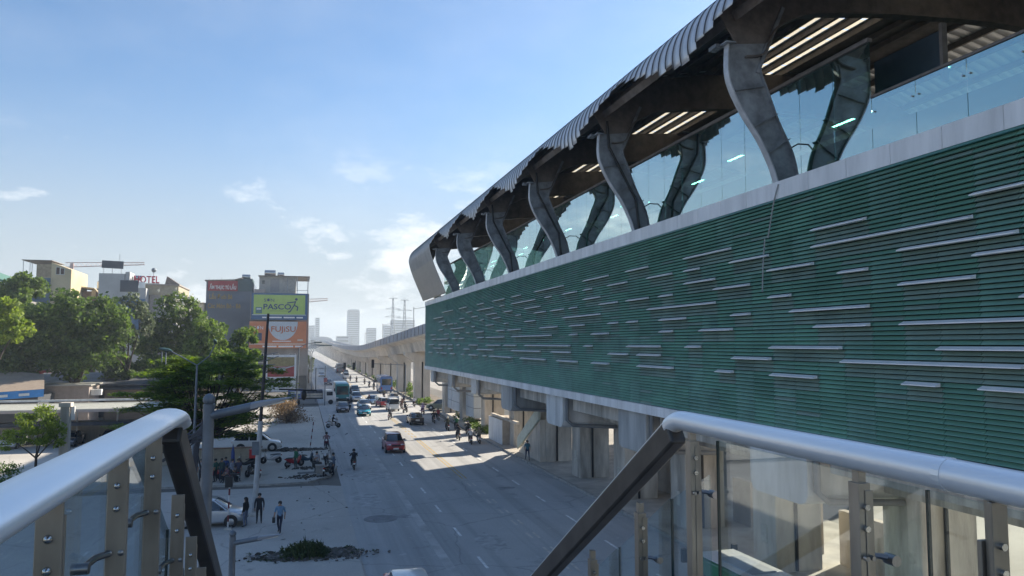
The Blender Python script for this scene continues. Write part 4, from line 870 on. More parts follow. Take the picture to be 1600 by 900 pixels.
def rubble(name, label, cx, cy, sx, sy, n, s0, s1, seed, m, z=0.075, flat=1.0):
    rn = random.Random(seed); q = MB()
    for _ in range(n):
        x, y = cx + rn.gauss(0, 1) * sx, cy + rn.gauss(0, 1) * sy; s = rn.uniform(s0, s1)
        i = len(q.v); q.obox((x, y, z + s * 0.25 * flat), s * rn.uniform(0.6, 1.4), s * rn.uniform(0.6, 1.2), s * rn.uniform(0.4, 0.9) * flat, rmat(rn.uniform(-25, 25), rn.uniform(-25, 25), rn.uniform(0, 180)))
        q.v[i:] = [(a + rn.uniform(-0.15, 0.15) * s, b + rn.uniform(-0.15, 0.15) * s, max(0.01, c)) for a, b, c in q.v[i:]]
    o = q.build(name, m, None, kind='stuff', fix=False); o['label'] = label
rub = M('rubble_grey', (0.15, 0.14, 0.13), 0.95, var=0.45, scale=5); rubd = M('debris_dark', (0.075, 0.068, 0.06), 0.95, var=0.5, scale=5)
rubble('rubble', 'broken concrete rubble around the weeds', 1.9, 38.5, 0.75, 0.5, 260, 0.03, 0.16, 81, rub, flat=0.7)
mo = MB(); rn = random.Random(80); nx, ny = 34, 14; vs = []
for j in range(ny):
    for i in range(nx):
        u, v = i / (nx - 1) * 2 - 1, j / (ny - 1) * 2 - 1; rr_ = math.hypot(u, v) + rn.uniform(-0.12, 0.12)
        vs.append((0.5 + u * 2.3, 38.8 + v * 1.15, 0.07 + max(0.0, 0.16 * (1 - rr_)) + (rn.uniform(0, 0.07) if rr_ < 0.9 else -0.03)))
mo.add(vs, [(j * nx + i, j * nx + i + 1, (j + 1) * nx + i + 1, (j + 1) * nx + i) for j in range(ny - 1) for i in range(nx - 1)])
o = mo.build('soil_heap', M('dark_soil', (0.11, 0.10, 0.09), 0.95, var=0.5, scale=4, bump=0.6), None, fix=False, kind='stuff'); o['label'] = 'low heap of dark soil under the weeds'
rubble('rubble', 'dark debris strewn under the weeds', 0.3, 38.8, 1.0, 0.42, 420, 0.04, 0.17, 82, rubd)
rubble('rubble', 'pale loose rubble left of the weeds', -1.4, 39.0, 0.5, 0.3, 60, 0.05, 0.2, 83, M('rubble_pale', (0.36, 0.34, 0.31), 0.9, var=0.2), flat=0.4)
rubble('rubble', 'dark heap of debris near the parked white car', -0.9, 76.6, 0.7, 0.3, 260, 0.06, 0.3, 84, rubd)
rubble('rubble', 'low rubble strip beside the striped barrier pole', 1.1, 76.3, 0.9, 0.2, 60, 0.08, 0.3, 85, rub)
rubble('rubble', 'dug up earth patch behind the parked motorbikes', 0.9, 65.4, 0.8, 0.35, 80, 0.06, 0.22, 86, rubd, flat=0.5)
rubble('rubble', 'dug up earth patch in front of the parked motorbikes', 0.6, 61.2, 0.8, 0.45, 90, 0.06, 0.22, 87, rubd, flat=0.5)
rubble('litter', 'scattered litter and stones on the plaza and roadside', 1.6, 75, 1.6, 16, 150, 0.04, 0.14, 88, rub, z=0.02, flat=0.5)
rubble('litter', 'pale litter scattered on the near side street', 0.5, 46, 2.4, 4.5, 34, 0.04, 0.16, 89, M('litter_pale', (0.5, 0.5, 0.48), 0.8, var=0.2), z=0.008, flat=0.25)
# planting in the median under the viaduct
for i in range(17):
    y = 129.5 + i * 13.5; rn = random.Random(200 + i); x = 20.6 + rn.uniform(-0.3, 1.6); h = rn.choice([0.4, 0.5, 0.7, 1.9]) if i > 1 else 0.7
    hd = thing('median_shrub', ORD[i] + (' shrub from the junction, a low clipped one, in the viaduct median' if h < 1 else ' shrub from the junction, a taller leafy one, in the viaduct median'), 'shrub', (x, y, 0.16), 'planting in the viaduct median'); m_ = MB()
    for _ in range(14): leaves(m_, rn, (x + rn.uniform(-1, 1), y + rn.uniform(-1.4, 1.4), 0.2 + h * rn.uniform(0.3, 1.0)), (0.6, 0.6, 0.5), 34, 0.34)
    m_.build('foliage', [LF_mid, LF_dark][i % 2], hd, fix=False); MB().lathe([(0.07, 0.1), (0.04, 0.2 + h * 0.6)], (x, y, 0), n=6).build('stem', bark, hd)
for i, (x, y) in enumerate([(20.5, 84.5), (20.2, 88.5), (20.6, 92.5), (20.8, 100)]):
    hd = thing('kerb_shrub', ['low shrub beside the entrance block', 'second low shrub along the right kerb', 'third low shrub along the right kerb', 'low shrub below the far end of the station'][i], 'shrub', (x, y, 0.13), 'shrubs along the right kerb'); m_ = MB(); rn = random.Random(300 + i)
    for _ in range(12): leaves(m_, rn, (x + rn.uniform(-0.5, 0.5), y + rn.uniform(-1.7, 1.7), 0.3 + rn.uniform(0, 0.6)), (0.5, 0.6, 0.35), 50, 0.24)
    m_.build('foliage', LF_dark, hd, fix=False); MB().lathe([(0.06, 0.1), (0.03, 0.5)], (x, y, 0), n=6).build('stem', bark, hd)
for i, (x, y, h) in enumerate([(3.0, 205, 7), (1.4, 222, 6), (0.5, 262, 8), (1.0, 310, 9)]):
    tree('roadside_tree', ['thin pale tree right of the billboard building', 'second hazy tree beyond the billboard building', 'third hazy roadside tree on the left', 'farthest hazy roadside tree on the left'][i], (x - 1, y, 0), [(x - 1, y, h * 0.72, 1.7, 1.7, h * 0.3)], 1100, 0.6, LF_pale, h * 0.45, 0.14, 400 + i, 'hazy trees along the left kerb', 14)

# ================================================================ buildings on the left
def windows(parent, face, rects, depth=0.12, mat=winm, frame=None):
    """face: ('y', Y) looking towards -Y or ('x', X) looking towards +X; rects in (u0,u1,z0,z1)"""
    for u0, u1, z0, z1 in rects:
        if face[0] == 'y':
            w = MB().box(u0, u1, face[1] - 0.02, face[1] + 0.02, z0, z1).build('window', mat, parent)
            f = MB().box(u0 - 0.08, u0, face[1] - 0.08, face[1], z0 - 0.08, z1 + 0.08).box(u1, u1 + 0.08, face[1] - 0.08, face[1], z0 - 0.08, z1 + 0.08).box(u0, u1, face[1] - 0.08, face[1], z1, z1 + 0.08).box(u0, u1, face[1] - 0.14, face[1], z0 - 0.1, z0)
        else:
            w = MB().box(face[1] - 0.02, face[1] + 0.02, u0, u1, z0, z1).build('window', mat, parent)
            f = MB().box(face[1], face[1] + 0.08, u0 - 0.08, u0, z0 - 0.08, z1 + 0.08).box(face[1], face[1] + 0.08, u1, u1 + 0.08, z0 - 0.08, z1 + 0.08).box(face[1], face[1] + 0.08, u0, u1, z1, z1 + 0.08).box(face[1], face[1] + 0.14, u0, u1, z0 - 0.1, z0)
        f.build('window_frame', frame or conc_w, w)
def tank(parent, x, y, z, L=1.8, r=0.55):
    q = MB(); q.lathe([(r * 0.6, x - L / 2), (r, x - L / 2 + 0.1), (r, x + L / 2 - 0.1), (r * 0.6, x + L / 2)], (0, y, z + r + 0.25), 'x', 14)
    o = q.build('water_tank', M('tank_steel', (0.5, 0.5, 0.5), 0.25, metal=0.9, var=0.1), parent, smooth=50)
    MB().box(x - L / 2, x - L / 2 + 0.1, y - r, y + r, z, z + 0.4).box(x + L / 2 - 0.1, x + L / 2, y - r, y + r, z, z + 0.4).build('tank_stand', steel, o)
plg = M('grey_render', (0.24, 0.23, 0.22), 0.9, var=0.2, scale=0.35, stretch=(1, 1, 0.3), bump=0.1)
bb = thing('billboard_building', 'narrow grey building carrying two large advertising billboards', 'building', (-4.5, 186, 0))
MB().box(-11.3, 1.5, 180, 196, 0, 21.8).build('wall', plg, bb)
MB().box(-9.6, -1.5, 182, 194, 21.8, 25.8).build('upper_storey', M('grey_storey', (0.34, 0.33, 0.31), 0.9, var=0.15), bb)
MB().box(-7.2, -5.2, 181.98, 182.0, 22.2, 25.3).build('stair_panel', M('grey_panel', (0.26, 0.26, 0.26), 0.8, var=0.1), bb)
MB().box(-9.0, -8.4, 181.97, 182, 24.0, 24.8).build('window', winm, bb)
MB().box(-9.8, 1.6, 181.5, 194.5, 25.75, 25.95).build('roof_slab', steel_d, bb)
for x in (-3.4, -1.2, 1.2): MB().box(x - 0.09, x + 0.09, 181.7, 181.88, 21.8, 25.75).build('terrace_post', steel, bb)
MB().box(-3.4, 1.3, 181.7, 181.78, 22.6, 22.7).build('terrace_rail', steel, bb)
tank(bb, -7.4, 186, 25.95, 2.6, 0.7); tank(bb, -5.0, 187, 25.95, 1.6, 0.5)
MB().box(-10.6, -8.2, 181, 182, 21.8, 22.7).build('terrace_wall', M('pinkish_wall', (0.42, 0.35, 0.31), 0.9, var=0.1), bb)
for z in (8.4, 5.9):
    pass
windows(bb, ('y', 180), [(-9.5, -8.2, 6.2, 8.0), (-6.2, -4.9, 6.2, 8.0), (-2.6, -1.3, 6.2, 8.0)])
MB().box(-4.0, 1.2, 179.6, 179.99, 0.1, 3.0).build('shop_front', M('shop_dark', (0.05, 0.055, 0.06), 0.4, var=0.2), bb)
# upper billboard: green with blue frame
up1 = MB().box(-11.0, 1.15, 178.6, 178.9, 15.7, 21.7).build('billboard', M('billboard_blue', (0.045, 0.115, 0.24), 0.5, var=0.08), bb)
MB().box(-10.5, 0.65, 178.55, 178.6, 16.9, 21.3).build('green_field', M('billboard_green', (0.36, 0.52, 0.13), 0.5, var=0.06, scale=0.4), up1)
MB().box(-10.8, 0.9, 178.56, 178.6, 16.72, 16.86).build('pale_band', M('billboard_pale', (0.55, 0.62, 0.66), 0.5, var=0.05), up1)
navy = M('navy_print', (0.02, 0.05, 0.16), 0.5, var=0); whp = M('white_print', (0.75, 0.75, 0.75), 0.5, var=0)
text('lettering', 'S\u01a0N', 1.0, navy, up1, (-8.35, 178.5, 19.75), FRONT, width=2.2)
text('lettering', 'PASCO', 1.7, navy, up1, (-8.5, 178.5, 18.05), FRONT, width=6.0, bold=0.03)
for x0, x1 in ((-8.6, -7.7), (-7.2, -4.4), (-4.0, -1.6), (-1.2, 0.2)): MB().box(x0, x1, 178.52, 178.58, 16.05, 16.35).build('fine_print', whp, up1)
MB().box(-7.0, -2.8, 178.52, 178.54, 17.62, 17.74).build('slogan', M('green_print', (0.16, 0.30, 0.08), 0.5, var=0), up1)
fg = MB()
for a, b in (((-0.95 - 0.5, 19.9), (-1.75, 19.0)), ((-1.75, 19.0), (-2.6, 17.6)), ((-1.75, 19.0), (-0.95, 18.6)), ((-0.95, 18.6), (-1.1, 17.8)), ((-1.5, 19.8), (-3.3, 19.5)), ((-2.6, 17.6), (-3.0, 17.4))):
    d = Vector((b[0] - a[0], 0, b[1] - a[1])); fg.obox(((a[0] + b[0]) / 2, 178.52, (a[1] + b[1]) / 2), d.length + 0.1, 0.04, 0.24, Matrix.Rotation(-math.atan2(d.z, d.x), 3, 'Y'))
fg.lathe([(0.3, 178.5), (0.3, 178.55)], (-1.3, 0, 20.35), 'y', 12); fg.build('running_figure', navy, up1)
cn = MB().box(-10.05, -8.7, 178.5, 178.54, 17.1, 18.5).build('paint_can', M('can_print', (0.05, 0.16, 0.17), 0.5, var=0.3, scale=2), up1)
MB().box(-9.85, -8.9, 178.47, 178.5, 17.9, 18.3).build('can_label', M('billboard_pale'), cn)
# lower billboard: orange with a pale half disc
up2 = MB().box(-11.3, 1.0, 178.7, 178.95, 9.3, 15.3).build('billboard', M('billboard_orange', (0.56, 0.20, 0.09), 0.5, var=0.06, scale=0.4), bb)
hd = MB(); ring = [(-7.3, 15.28)] + [(-4.1 + 3.2 * math.cos(R(180 + k * 9)), 15.0 + 3.9 * math.sin(R(180 + k * 9))) for k in range(21)] + [(-0.9, 15.28)]
hd.prism(ring, 178.62, 178.7, 'y'); hd.build('half_disc', M('half_disc_grey', (0.50, 0.55, 0.60), 0.5, var=0.04), up2)
text('lettering', 'FUJiSU', 1.75, M('orange_print', (0.50, 0.15, 0.06), 0.5, var=0), up2, (-6.75, 178.58, 13.0), FRONT, width=5.3, bold=0.02)
text('lettering', 'S\u01a0N', 1.1, whp, up2, (-10.3, 178.64, 13.5), FRONT, width=1.9)
cn = MB().box(-10.1, -8.6, 178.64, 178.68, 11.0, 12.7).build('paint_can', M('can_print_navy', (0.05, 0.07, 0.13), 0.5, var=0.4, scale=2), up2)
MB().box(-11.2, 0.9, 178.64, 178.7, 10.1, 10.35).build('pale_band', M('billboard_cream', (0.62, 0.50, 0.42), 0.5, var=0.05), up2)
for x0, x1 in ((-8.4, -5.4), (-5.0, -1.8), (-1.4, 0.3)): MB().box(x0, x1, 178.62, 178.68, 9.5, 9.85).build('fine_print', whp, up2)
MB().box(-6.3, -2.3, 178.6, 178.66, 10.75, 10.95).build('slogan', whp, up2); MB().box(-0.9, 0.3, 178.6, 178.66, 10.9, 11.3).build('slogan', M('billboard_cream'), up2)
lb = thing('ground_billboard', 'low red and olive banner in front of the billboard building', 'billboard', (-4.2, 171, 0))
MB().box(-7.2, -1.0, 171, 171.2, 0.0, 7.9).build('white_backing', wpanel, lb); MB().box(-6.9, -1.4, 170.95, 171, 3.2, 5.4).build('red_field', M('banner_red', (0.35, 0.03, 0.035), 0.5, var=0.1), lb); MB().box(-6.9, -1.4, 170.95, 171, 5.45, 7.4).build('olive_field', M('banner_olive', (0.30, 0.24, 0.10), 0.5, var=0.2), lb)
MB().box(-5.6, -3.2, 170.9, 170.95, 4.4, 4.9).build('lettering', whp, lb); MB().prism([(-6.9, 5.35), (-5, 5.15), (-3, 5.2), (-1.4, 5.6), (-1.4, 5.45), (-3, 5.0), (-5, 4.95), (-6.9, 5.15)], 170.88, 170.94, 'y').build('swoosh', M('billboard_pale'), lb)
# grey side building with red sign
gb = thing('grey_building', 'tall blank blue grey building with a red rooftop sign and yellow wall lettering', 'building', (-16, 196, 0))
MB().box(-21.6, -11.35, 188, 204, 0, 24.8).build('wall', M('blue_grey_render', (0.13, 0.165, 0.225), 0.85, var=0.12, scale=0.3), gb)
MB().box(-14.6, -11.4, 187.9, 195, 22.6, 25.6).build('corner_box', M('teal_panel', (0.06, 0.11, 0.13), 0.6, var=0.1), gb)
MB().prism([(-21.9, 24.85), (-21.9, 25.1), (-15.5, 25.35), (-13.8, 25.8), (-13.8, 25.6), (-15.5, 25.0)], 187.4, 203, 'y').build('roof_edge', steel_d, gb)
tank(gb, -13.1, 192, 25.6, 2.0, 0.55)
MB().box(-21.7, -21.6, 189, 202, 20, 24.5).build('end_wall', plg, gb)
rsn = MB().box(-21.2, -14.7, 187.55, 187.8, 22.6, 25.0).build('red_sign', M('sign_red', (0.30, 0.015, 0.03), 0.5, var=0.15), gb)
text('lettering', '\u1ea8M TH\u1ef0C T\u00da L\u1ea8U', 1.15, whp, rsn, (-20.8, 187.48, 23.0), FRONT, width=5.8, bold=0.03)
rn = random.Random(9)
for i in range(7): MB().box(-21.0 + i * 0.9, -20.95 + i * 0.9, 187.7, 187.75, 25.0, 25.25 + rn.random() * 0.5).build('sign_strut', rubd, rsn)
ylw = M('yellow_print', (0.40, 0.28, 0.08), 0.6, var=0)
text('lettering', 'L\u1ea9u \u0110u\u00f4i B\u00ea', 1.5, ylw, gb, (-20.9, 187.9, 20.75), FRONT, width=5.0, bold=0.02)
text('lettering', 'C\u00e1c M\u00f3n B\u00f2 - B\u00ea', 1.5, ylw, gb, (-21.2, 187.9, 18.6), FRONT, width=7.2, bold=0.02)
windows(gb, ('y', 188), [(-20.2, -18.9, 9, 11), (-16.6, -15.3, 9, 11), (-20.2, -18.9, 5, 7), (-16.6, -15.3, 5, 7)])
# cream house with blue side
cb = thing('cream_building', 'cream house with blue front and open steel roof terrace at far left', 'building', (-49, 176, 0))
MB().box(-51.8, -45.0, 170, 182, 0, 23.5).build('wall', M('cream_render', (0.52, 0.43, 0.28), 0.85, var=0.12, scale=0.4), cb)
MB().prism([(-48.6, 23.5), (-45.0, 23.5), (-45.0, 25.2), (-48.6, 26.6)], 170, 182, 'y').build('upper_wall', M('cream_render'), cb)
MB().box(-52.8, -48.65, 169.75, 170, 0, 23.4).build('blue_front', M('blue_tarp', (0.06, 0.12, 0.19), 0.6, var=0.2, scale=0.4), cb)
MB().box(-51.3, -48.6, 170.2, 176, 23.5, 26.2).build('brick_room', M('tan_brick', (0.36, 0.28, 0.19), 0.9, var=0.2), cb)
for x in (-53.6, -52.4): 
    for y in (169.9, 175): MB().box(x, x + 0.08, y, y + 0.08, 22, 26.9).build('terrace_post', steel, cb)
MB().box(-53.8, -48.4, 169.6, 178, 26.85, 26.98).build('terrace_roof', steel_d, cb)
MB().box(-53.8, -52.4, 169.8, 170.0, 22.6, 23.5).build('terrace_rail', M('blue_tarp'), cb)
windows(cb, ('y', 170), [(-47.7, -47.1, 24.2, 25.6), (-46.9, -46.3, 24.2, 25.4)], mat=M('dark_opening', (0.06, 0.03, 0.025), 0.9, var=0.2))
bn = thing('brown_house', 'low brown roofed house between the cream and the white buildings', 'building', (-43.5, 182, 0))
MB().box(-47, -41, 178, 186, 0, 21.4).build('wall', M('brown_wall', (0.14, 0.10, 0.08), 0.9, var=0.25), bn); MB().prism([(-47.2, 22.3), (-47.2, 22.6), (-42.6, 22.1), (-41.8, 21.2), (-41.8, 21.0), (-42.7, 21.8)], 177.6, 186, 'y').build('roof', M('straw_roof', (0.45, 0.38, 0.26), 0.9, var=0.15), bn)
MB().box(-43.1, -42.3, 177.9, 178, 19.8, 21.6).build('side_wall', M('straw_roof'), bn)
MB().lathe([(0.7, 21.4), (0.7, 23.6), (0.3, 23.9)], (-41.9, 180, 0), n=12).build('water_tank', M('tank_steel'), bn)
wb = thing('white_building', 'white stepped building with a dark rooftop billboard', 'building', (-36, 172, 0))
MB().box(-38.8, -34.2, 165, 178, 0, 24.2).build('wall', M('white_render', (0.40, 0.41, 0.42), 0.85, var=0.08, scale=0.3), wb); MB().box(-34.2, -30.2, 165, 178, 0, 21.4).build('lower_wall', M('white_render'), wb)
MB().box(-34.9, -31.6, 164.85, 165, 20.6, 22.9).build('dark_panel', M('dark_sheet', (0.045, 0.055, 0.08), 0.5, var=0.1), wb)
MB().box(-35.7, -30.3, 164.8, 165, 12, 19.2).build('blue_sheet', M('blue_sheet', (0.045, 0.115, 0.22), 0.6, var=0.25, scale=0.5), wb)
MB().obox((-36.5, 165.5, 26.0), 3.9, 0.25, 1.5, rmat(0, 2, 0)).build('rooftop_billboard', M('dark_sheet'), wb)
for x in (-38.2, -36.6, -35.0): MB().box(x, x + 0.08, 165.6, 165.7, 24.2, 26).build('billboard_post', steel, wb)
MB().box(-34.1, -33.3, 165.2, 170, 22.9, 24.6).build('roof_hut', M('white_render'), wb); tank(wb, -32.3, 168, 22.9, 1.6, 0.5)
MB().box(-31.5, -30.4, 164.9, 165, 21.4, 22.6).build('white_gable', wpanel, wb)
MB().tube([(-35.3, 165.6, 26), (-35.3, 165.6, 28.2)], 0.05, 5).build('antenna', steel, wb)
ht = thing('hotel_building', 'cream hotel with red rooftop letters and sunlit side windows', 'building', (-29, 172, 0))
MB().box(-30.0, -27.6, 168, 184, 0, 20.3).build('wall', M('hotel_grey', (0.30, 0.28, 0.27), 0.85, var=0.1), ht)
MB().box(-27.6, -24.9, 168.3, 184, 0, 19.6).build('side_wing', M('hotel_cream', (0.60, 0.55, 0.45), 0.85, var=0.08), ht)
MB().box(-31.6, -24.6, 167.7, 183, 20.3, 22.2).build('top_storey', M('hotel_top', (0.36, 0.32, 0.24), 0.85, var=0.12), ht)
MB().box(-32.2, -24.4, 167.4, 183.4, 22.2, 22.45).build('roof_slab', M('hotel_roof', (0.30, 0.27, 0.25), 0.8, var=0.1), ht)
windows(ht, ('y', 168.3), [(-27.0, -26.5, z, z + 1.7) for z in (9, 12.4, 16.4)] + [(-25.9, -25.4, z, z + 1.7) for z in (9, 12.4, 16.4)])
windows(ht, ('x', -24.9), [(y, y + 1.2, z, z + 1.7) for y in (170, 174, 178) for z in (9, 12.4, 16.4)])
for x in (-27.4, -26.3, -25.1): MB().box(x, x + 0.12, 167.95, 168.2, 19.6, 20.3).build('bracket', wpanel, ht)
hs_ = MB().box(-32.8, -28.2, 167.6, 167.7, 22.5, 22.6).build('sign_rail', steel, ht)
text('sign_letters', 'HOTEL', 2.0, M('sign_letter_red', (0.42, 0.02, 0.06), 0.5, var=0), hs_, (-33.0, 167.5, 22.65), FRONT, width=4.7, depth=0.1, bold=0.03)
MB().prism([(-27.6, 22.45), (-27.2, 24.3), (-24.6, 22.5)], 170, 176, 'y').build('stair_hut', steel_d, ht)
MB().lathe([(0.02, -0.5), (0.35, -0.35), (0.5, 0), (0.35, 0.35), (0.02, 0.5)], (-29.4, 168, 25.3), n=10).build('roof_ball', galv, ht); MB().box(-29.45, -29.35, 167.9, 168.1, 22.4, 25).build('ball_post', steel, ht)
g2 = thing('balcony_house', 'small house with balconies behind the flowering tree', 'building', (-22.5, 190, 0))
MB().box(-24.3, -21.8, 186, 196, 0, 19.5).build('wall', M('hotel_cream'), g2); MB().box(-24.6, -22.6, 185, 186, 19.8, 20.0).build('balcony', wpanel, g2); MB().box(-24.2, -23.0, 185.9, 186, 16.6, 18.6).build('window', winm, g2); MB().box(-24.5, -21.6, 185.5, 196, 19.5, 19.7).build('roof_slab', M('hotel_roof'), g2)
# green roofed hall at far left
gh = thing('green_hall', 'green sloping roof at the left edge of the photo', 'building', (-55, 150, 0))
MB().box(-64, -47.6, 141, 160, 0, 18).build('wall', plg, gh); MB().prism([(-64.5, 27.5), (-64.5, 27.2), (-46.8, 20.2), (-46.8, 20.6)], 140, 160, 'y').build('roof', M('green_sheet', (0.09, 0.20, 0.15), 0.6, var=0.1), gh)
MB().prism([(-64, 18), (-47.6, 18), (-47.6, 20.3), (-64, 26.8)], 140.3, 140.6, 'y').build('gable', M('green_sheet'), gh)
# parking sheds
shm = M('shed_sheet', (0.30, 0.29, 0.26), 0.7, var=0.12, scale=0.4); shd = M('shed_dark', (0.045, 0.05, 0.06), 0.8, var=0.2)
ps = thing('parking_shed', 'long open parking shed with pale sheet roof on thin slanted struts', 'shed', (-22, 80, 0))
MB().prism([(84, 3.75), (84, 3.85), (90, 4.05), (90, 3.95)], -46, -13.2, 'x').build('roof', M('shed_pale', (0.42, 0.42, 0.37), 0.6, var=0.1), ps)
MB().prism([(83.9, 3.55), (84.0, 3.55), (84.0, 3.78), (83.9, 3.78)], -46, -13.2, 'x').build('fascia', M('pink_fascia', (0.40, 0.34, 0.31), 0.7, var=0.1), ps)
for i in range(9):
    x = -44 + i * 3.7
    q = MB(); q.tube([(x, 86.5, 0), (x, 86.5, 3.7)], 0.07, 6); q.tube([(x, 86.5, 2.0), (x + 0.6, 84.1, 3.7)], 0.05, 5); q.build('post', conc_w, ps)
MB().box(-46, -13.4, 84.6, 84.8, 2.15, 2.5).build('tie_beam', shd, ps); MB().box(-46, -13.4, 88.8, 89, 0, 2.3).build('back_fence', M('pale_fence', (0.46, 0.42, 0.35), 0.8, var=0.15, scale=4, stretch=(6, 1, 0.1)), ps)
MB().box(-46, -13.4, 85.4, 88.5, 2.2, 2.35).build('dark_canopy', shd, ps)
MB().box(-46, -13.0, 89.6, 89.8, 4.25, 4.45).build('ridge_pipe', conc_w, ps)
s2 = thing('grey_shed', 'grey flat roofed hut behind the parking shed', 'shed', (-27, 106, 0)); MB().box(-30.2, -24.8, 103, 108, 0, 5.2).build('wall', M('mauve_wall', (0.27, 0.23, 0.21), 0.85, var=0.1), s2); MB().box(-30.6, -24.5, 102.6, 108.4, 5.2, 5.35).build('roof', shm, s2); MB().box(-24.75, -23.6, 103.6, 104.4, 4.0, 4.7).build('air_unit', conc_w, s2)
s3 = thing('brown_shed', 'brown walled shed with dark roof behind the layered tree', 'shed', (-22, 108, 0)); MB().box(-24.2, -12, 108, 113, 0, 4.4).build('wall', M('brown_board', (0.16, 0.13, 0.105), 0.9, var=0.15), s3); MB().prism([(107.3, 4.4), (107.3, 4.55), (114, 5.4), (114, 5.25)], -24.6, -11.6, 'x').build('roof', shd, s3)
s4 = thing('blue_fascia_shed', 'tan roofed shed with bright blue fascia at the left edge', 'shed', (-33, 97, 0)); MB().box(-44, -28.5, 97, 103, 0, 4.4).build('wall', shd, s4)
q = MB(); q.add([(-46, 92.6, 4.2), (-27.9, 97, 5.2), (-30, 104, 6.6), (-46, 104, 8.5)], [(0, 1, 2, 3)]); o = q.build('roof', M('tan_roof', (0.30, 0.24, 0.19), 0.8, var=0.1), s4, fix=False); o.modifiers.new('t', 'SOLIDIFY').thickness = 0.1
q = MB(); q.add([(-46, 92.5, 3.35), (-27.9, 96.9, 4.35), (-27.9, 96.9, 5.18), (-46, 92.5, 4.18)], [(0, 1, 2, 3)]); fa = q.build('fascia', M('bright_blue', (0.03, 0.22, 0.58), 0.5, var=0.1), s4, fix=False)
rn = random.Random(2)
for i in range(9):
    t_ = 0.06 + i * 0.105; x = -46 + 18.1 * t_; y = 92.5 + 4.4 * t_; z = 3.55 + 1.0 * t_; MB().obox((x, y - 0.06, z + 0.18), rn.uniform(0.7, 1.2), 0.02, 0.28, rmat(0, -3.2, 13.6)).build('lettering', M('billboard_pale'), fa)
s5 = thing('dark_shed_row', 'row of low dark shed roofs in front of the trees', 'shed', (-26, 115, 0)); MB().prism([(108.5, 4.9), (108.5, 5.05), (118, 6.3), (118, 6.1)], -34, -14, 'x').build('roof', M('dark_sheet_roof', (0.10, 0.105, 0.12), 0.6, var=0.3, scale=0.8), s5); MB().box(-34, -14, 117.5, 118, 0, 6).build('wall', shd, s5)
for i, (x0, x1, lb, tx) in enumerate([(-39.6, -34.4, 'long faded red banner with pale letters at far left under the trees', 'B\u00c1N M\u00c1Y N\u1ed4'), (-33.9, -29.0, 'shorter red banner right of the long one under the trees', 'NH\u00c0 H\u00c0NG')]):
    rbn = thing('red_banner', lb, 'banner', ((x0 + x1) / 2, 122, 0), 'red banners under the trees'); o = MB().box(x0, x1, 122, 122.1, 4.7 - 0.5 * i, 6.5 - 0.7 * i).build('panel', M('banner_red_b', (0.34, 0.045, 0.035), 0.6, var=0.15), rbn)
    MB().box(x0 + 0.4, x1 - 0.4, 121.95, 121.99, 5.3 - 0.6 * i, 5.75 - 0.6 * i).build('lettering', M('banner_letter', (0.45, 0.26, 0.12), 0.6, var=0.3, scale=4), o)
    for x in (x0 + 0.2, x1 - 0.3): MB().box(x, x + 0.08, 122.1, 122.2, 0, 4.8).build('post', steel, rbn)
gp = thing('gate_post', 'square weathered concrete gate post beside the bright garden tree', 'post', (-16.9, 64, 0)); MB().box(-17.2, -16.6, 63.7, 64.3, 0, 5.6).build('shaft', conc_d, gp); MB().box(-17.3, -16.5, 63.6, 64.4, 5.6, 5.9).build('cap', conc, gp); MB().box(-16.55, -16.3, 63.9, 64.1, 4.6, 5.6).build('plate', conc_w, gp)
for i, (x, y, h) in enumerate([(-22.6, 118, 7.9), (-19.0, 112, 6.6)]):
    t = thing('yard_lamp', ['plain white pole standing among the trees', 'white pole lamp with a short angled head above the sheds'][i], 'lamp', (x, y, 0)); MB().tube([(x, y, 0), (x, y, h)], 0.1, 6).build('pole', wpanel, t)
    if i: MB().box(x, x + 1.3, y - 0.1, y + 0.1, h - 0.05, h + 0.15).build('head', wpanel, t)
# row houses added out of sight behind the station to shade the near road
for i in range(4):
    y = 52 + i * 7.0
    rh = thing('shading_row_house', ORD[i] + ' unseen row house added behind the station to shade the road', 'building', (51, y, 0), 'unseen row houses added for shade'); hh = 25 + (i % 3) * 1.2
    MB().box(45, 57, y, y + 6.9, 0, hh).build('wall', [M('hotel_cream'), plg, M('white_render')][i % 3], rh)
    for z in (4.5, 8, 11.5, 15, 18.5): MB().box(44.96, 45, y + 1.5, y + 5.2, z, z + 1.8).build('window', winm, rh)
# ================================================================ far city
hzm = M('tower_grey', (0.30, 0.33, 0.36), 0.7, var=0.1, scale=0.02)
def tower(label, x0, x1, y, d, h, rows, cols, top=None):
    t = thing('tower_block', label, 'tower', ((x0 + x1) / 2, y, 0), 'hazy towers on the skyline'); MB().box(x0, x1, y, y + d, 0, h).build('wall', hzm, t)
    for r_ in range(rows):
        z = h * (r_ + 0.4) / rows; MB().box(x0 + 1, x1 - 1, y - 0.3, y, z, z + h / rows * 0.45).build('window_band', winm, t)
    if top: MB().box(x0 + 2, x1 - 2, y + 2, y + d - 2, h, h + top).build('roof_hut', hzm, t)
tower('tall slab tower left of the viaduct pylons on the skyline', 85.6, 108.5, 1500, 30, 75, 20, 1, 2)
tower('faint narrow tower beside the billboard building on the skyline', 25, 33, 1500, 20, 60, 16, 1)
tower('lower faint block left of the narrow tower on the skyline', 10, 25, 1540, 20, 46, 12, 1)
tower('small faint tower between the slab tower and the pylons', 122.6, 141, 1500, 20, 41, 12, 1)
tower('wide stepped block behind the pylons on the skyline', 160, 202, 1400, 30, 54, 12, 1)
tower('lower wing of the wide block behind the pylons', 146, 160, 1405, 25, 44, 10, 1)
tower('low hall right of the distant station', 52, 71, 1200, 20, 22, 4, 1)
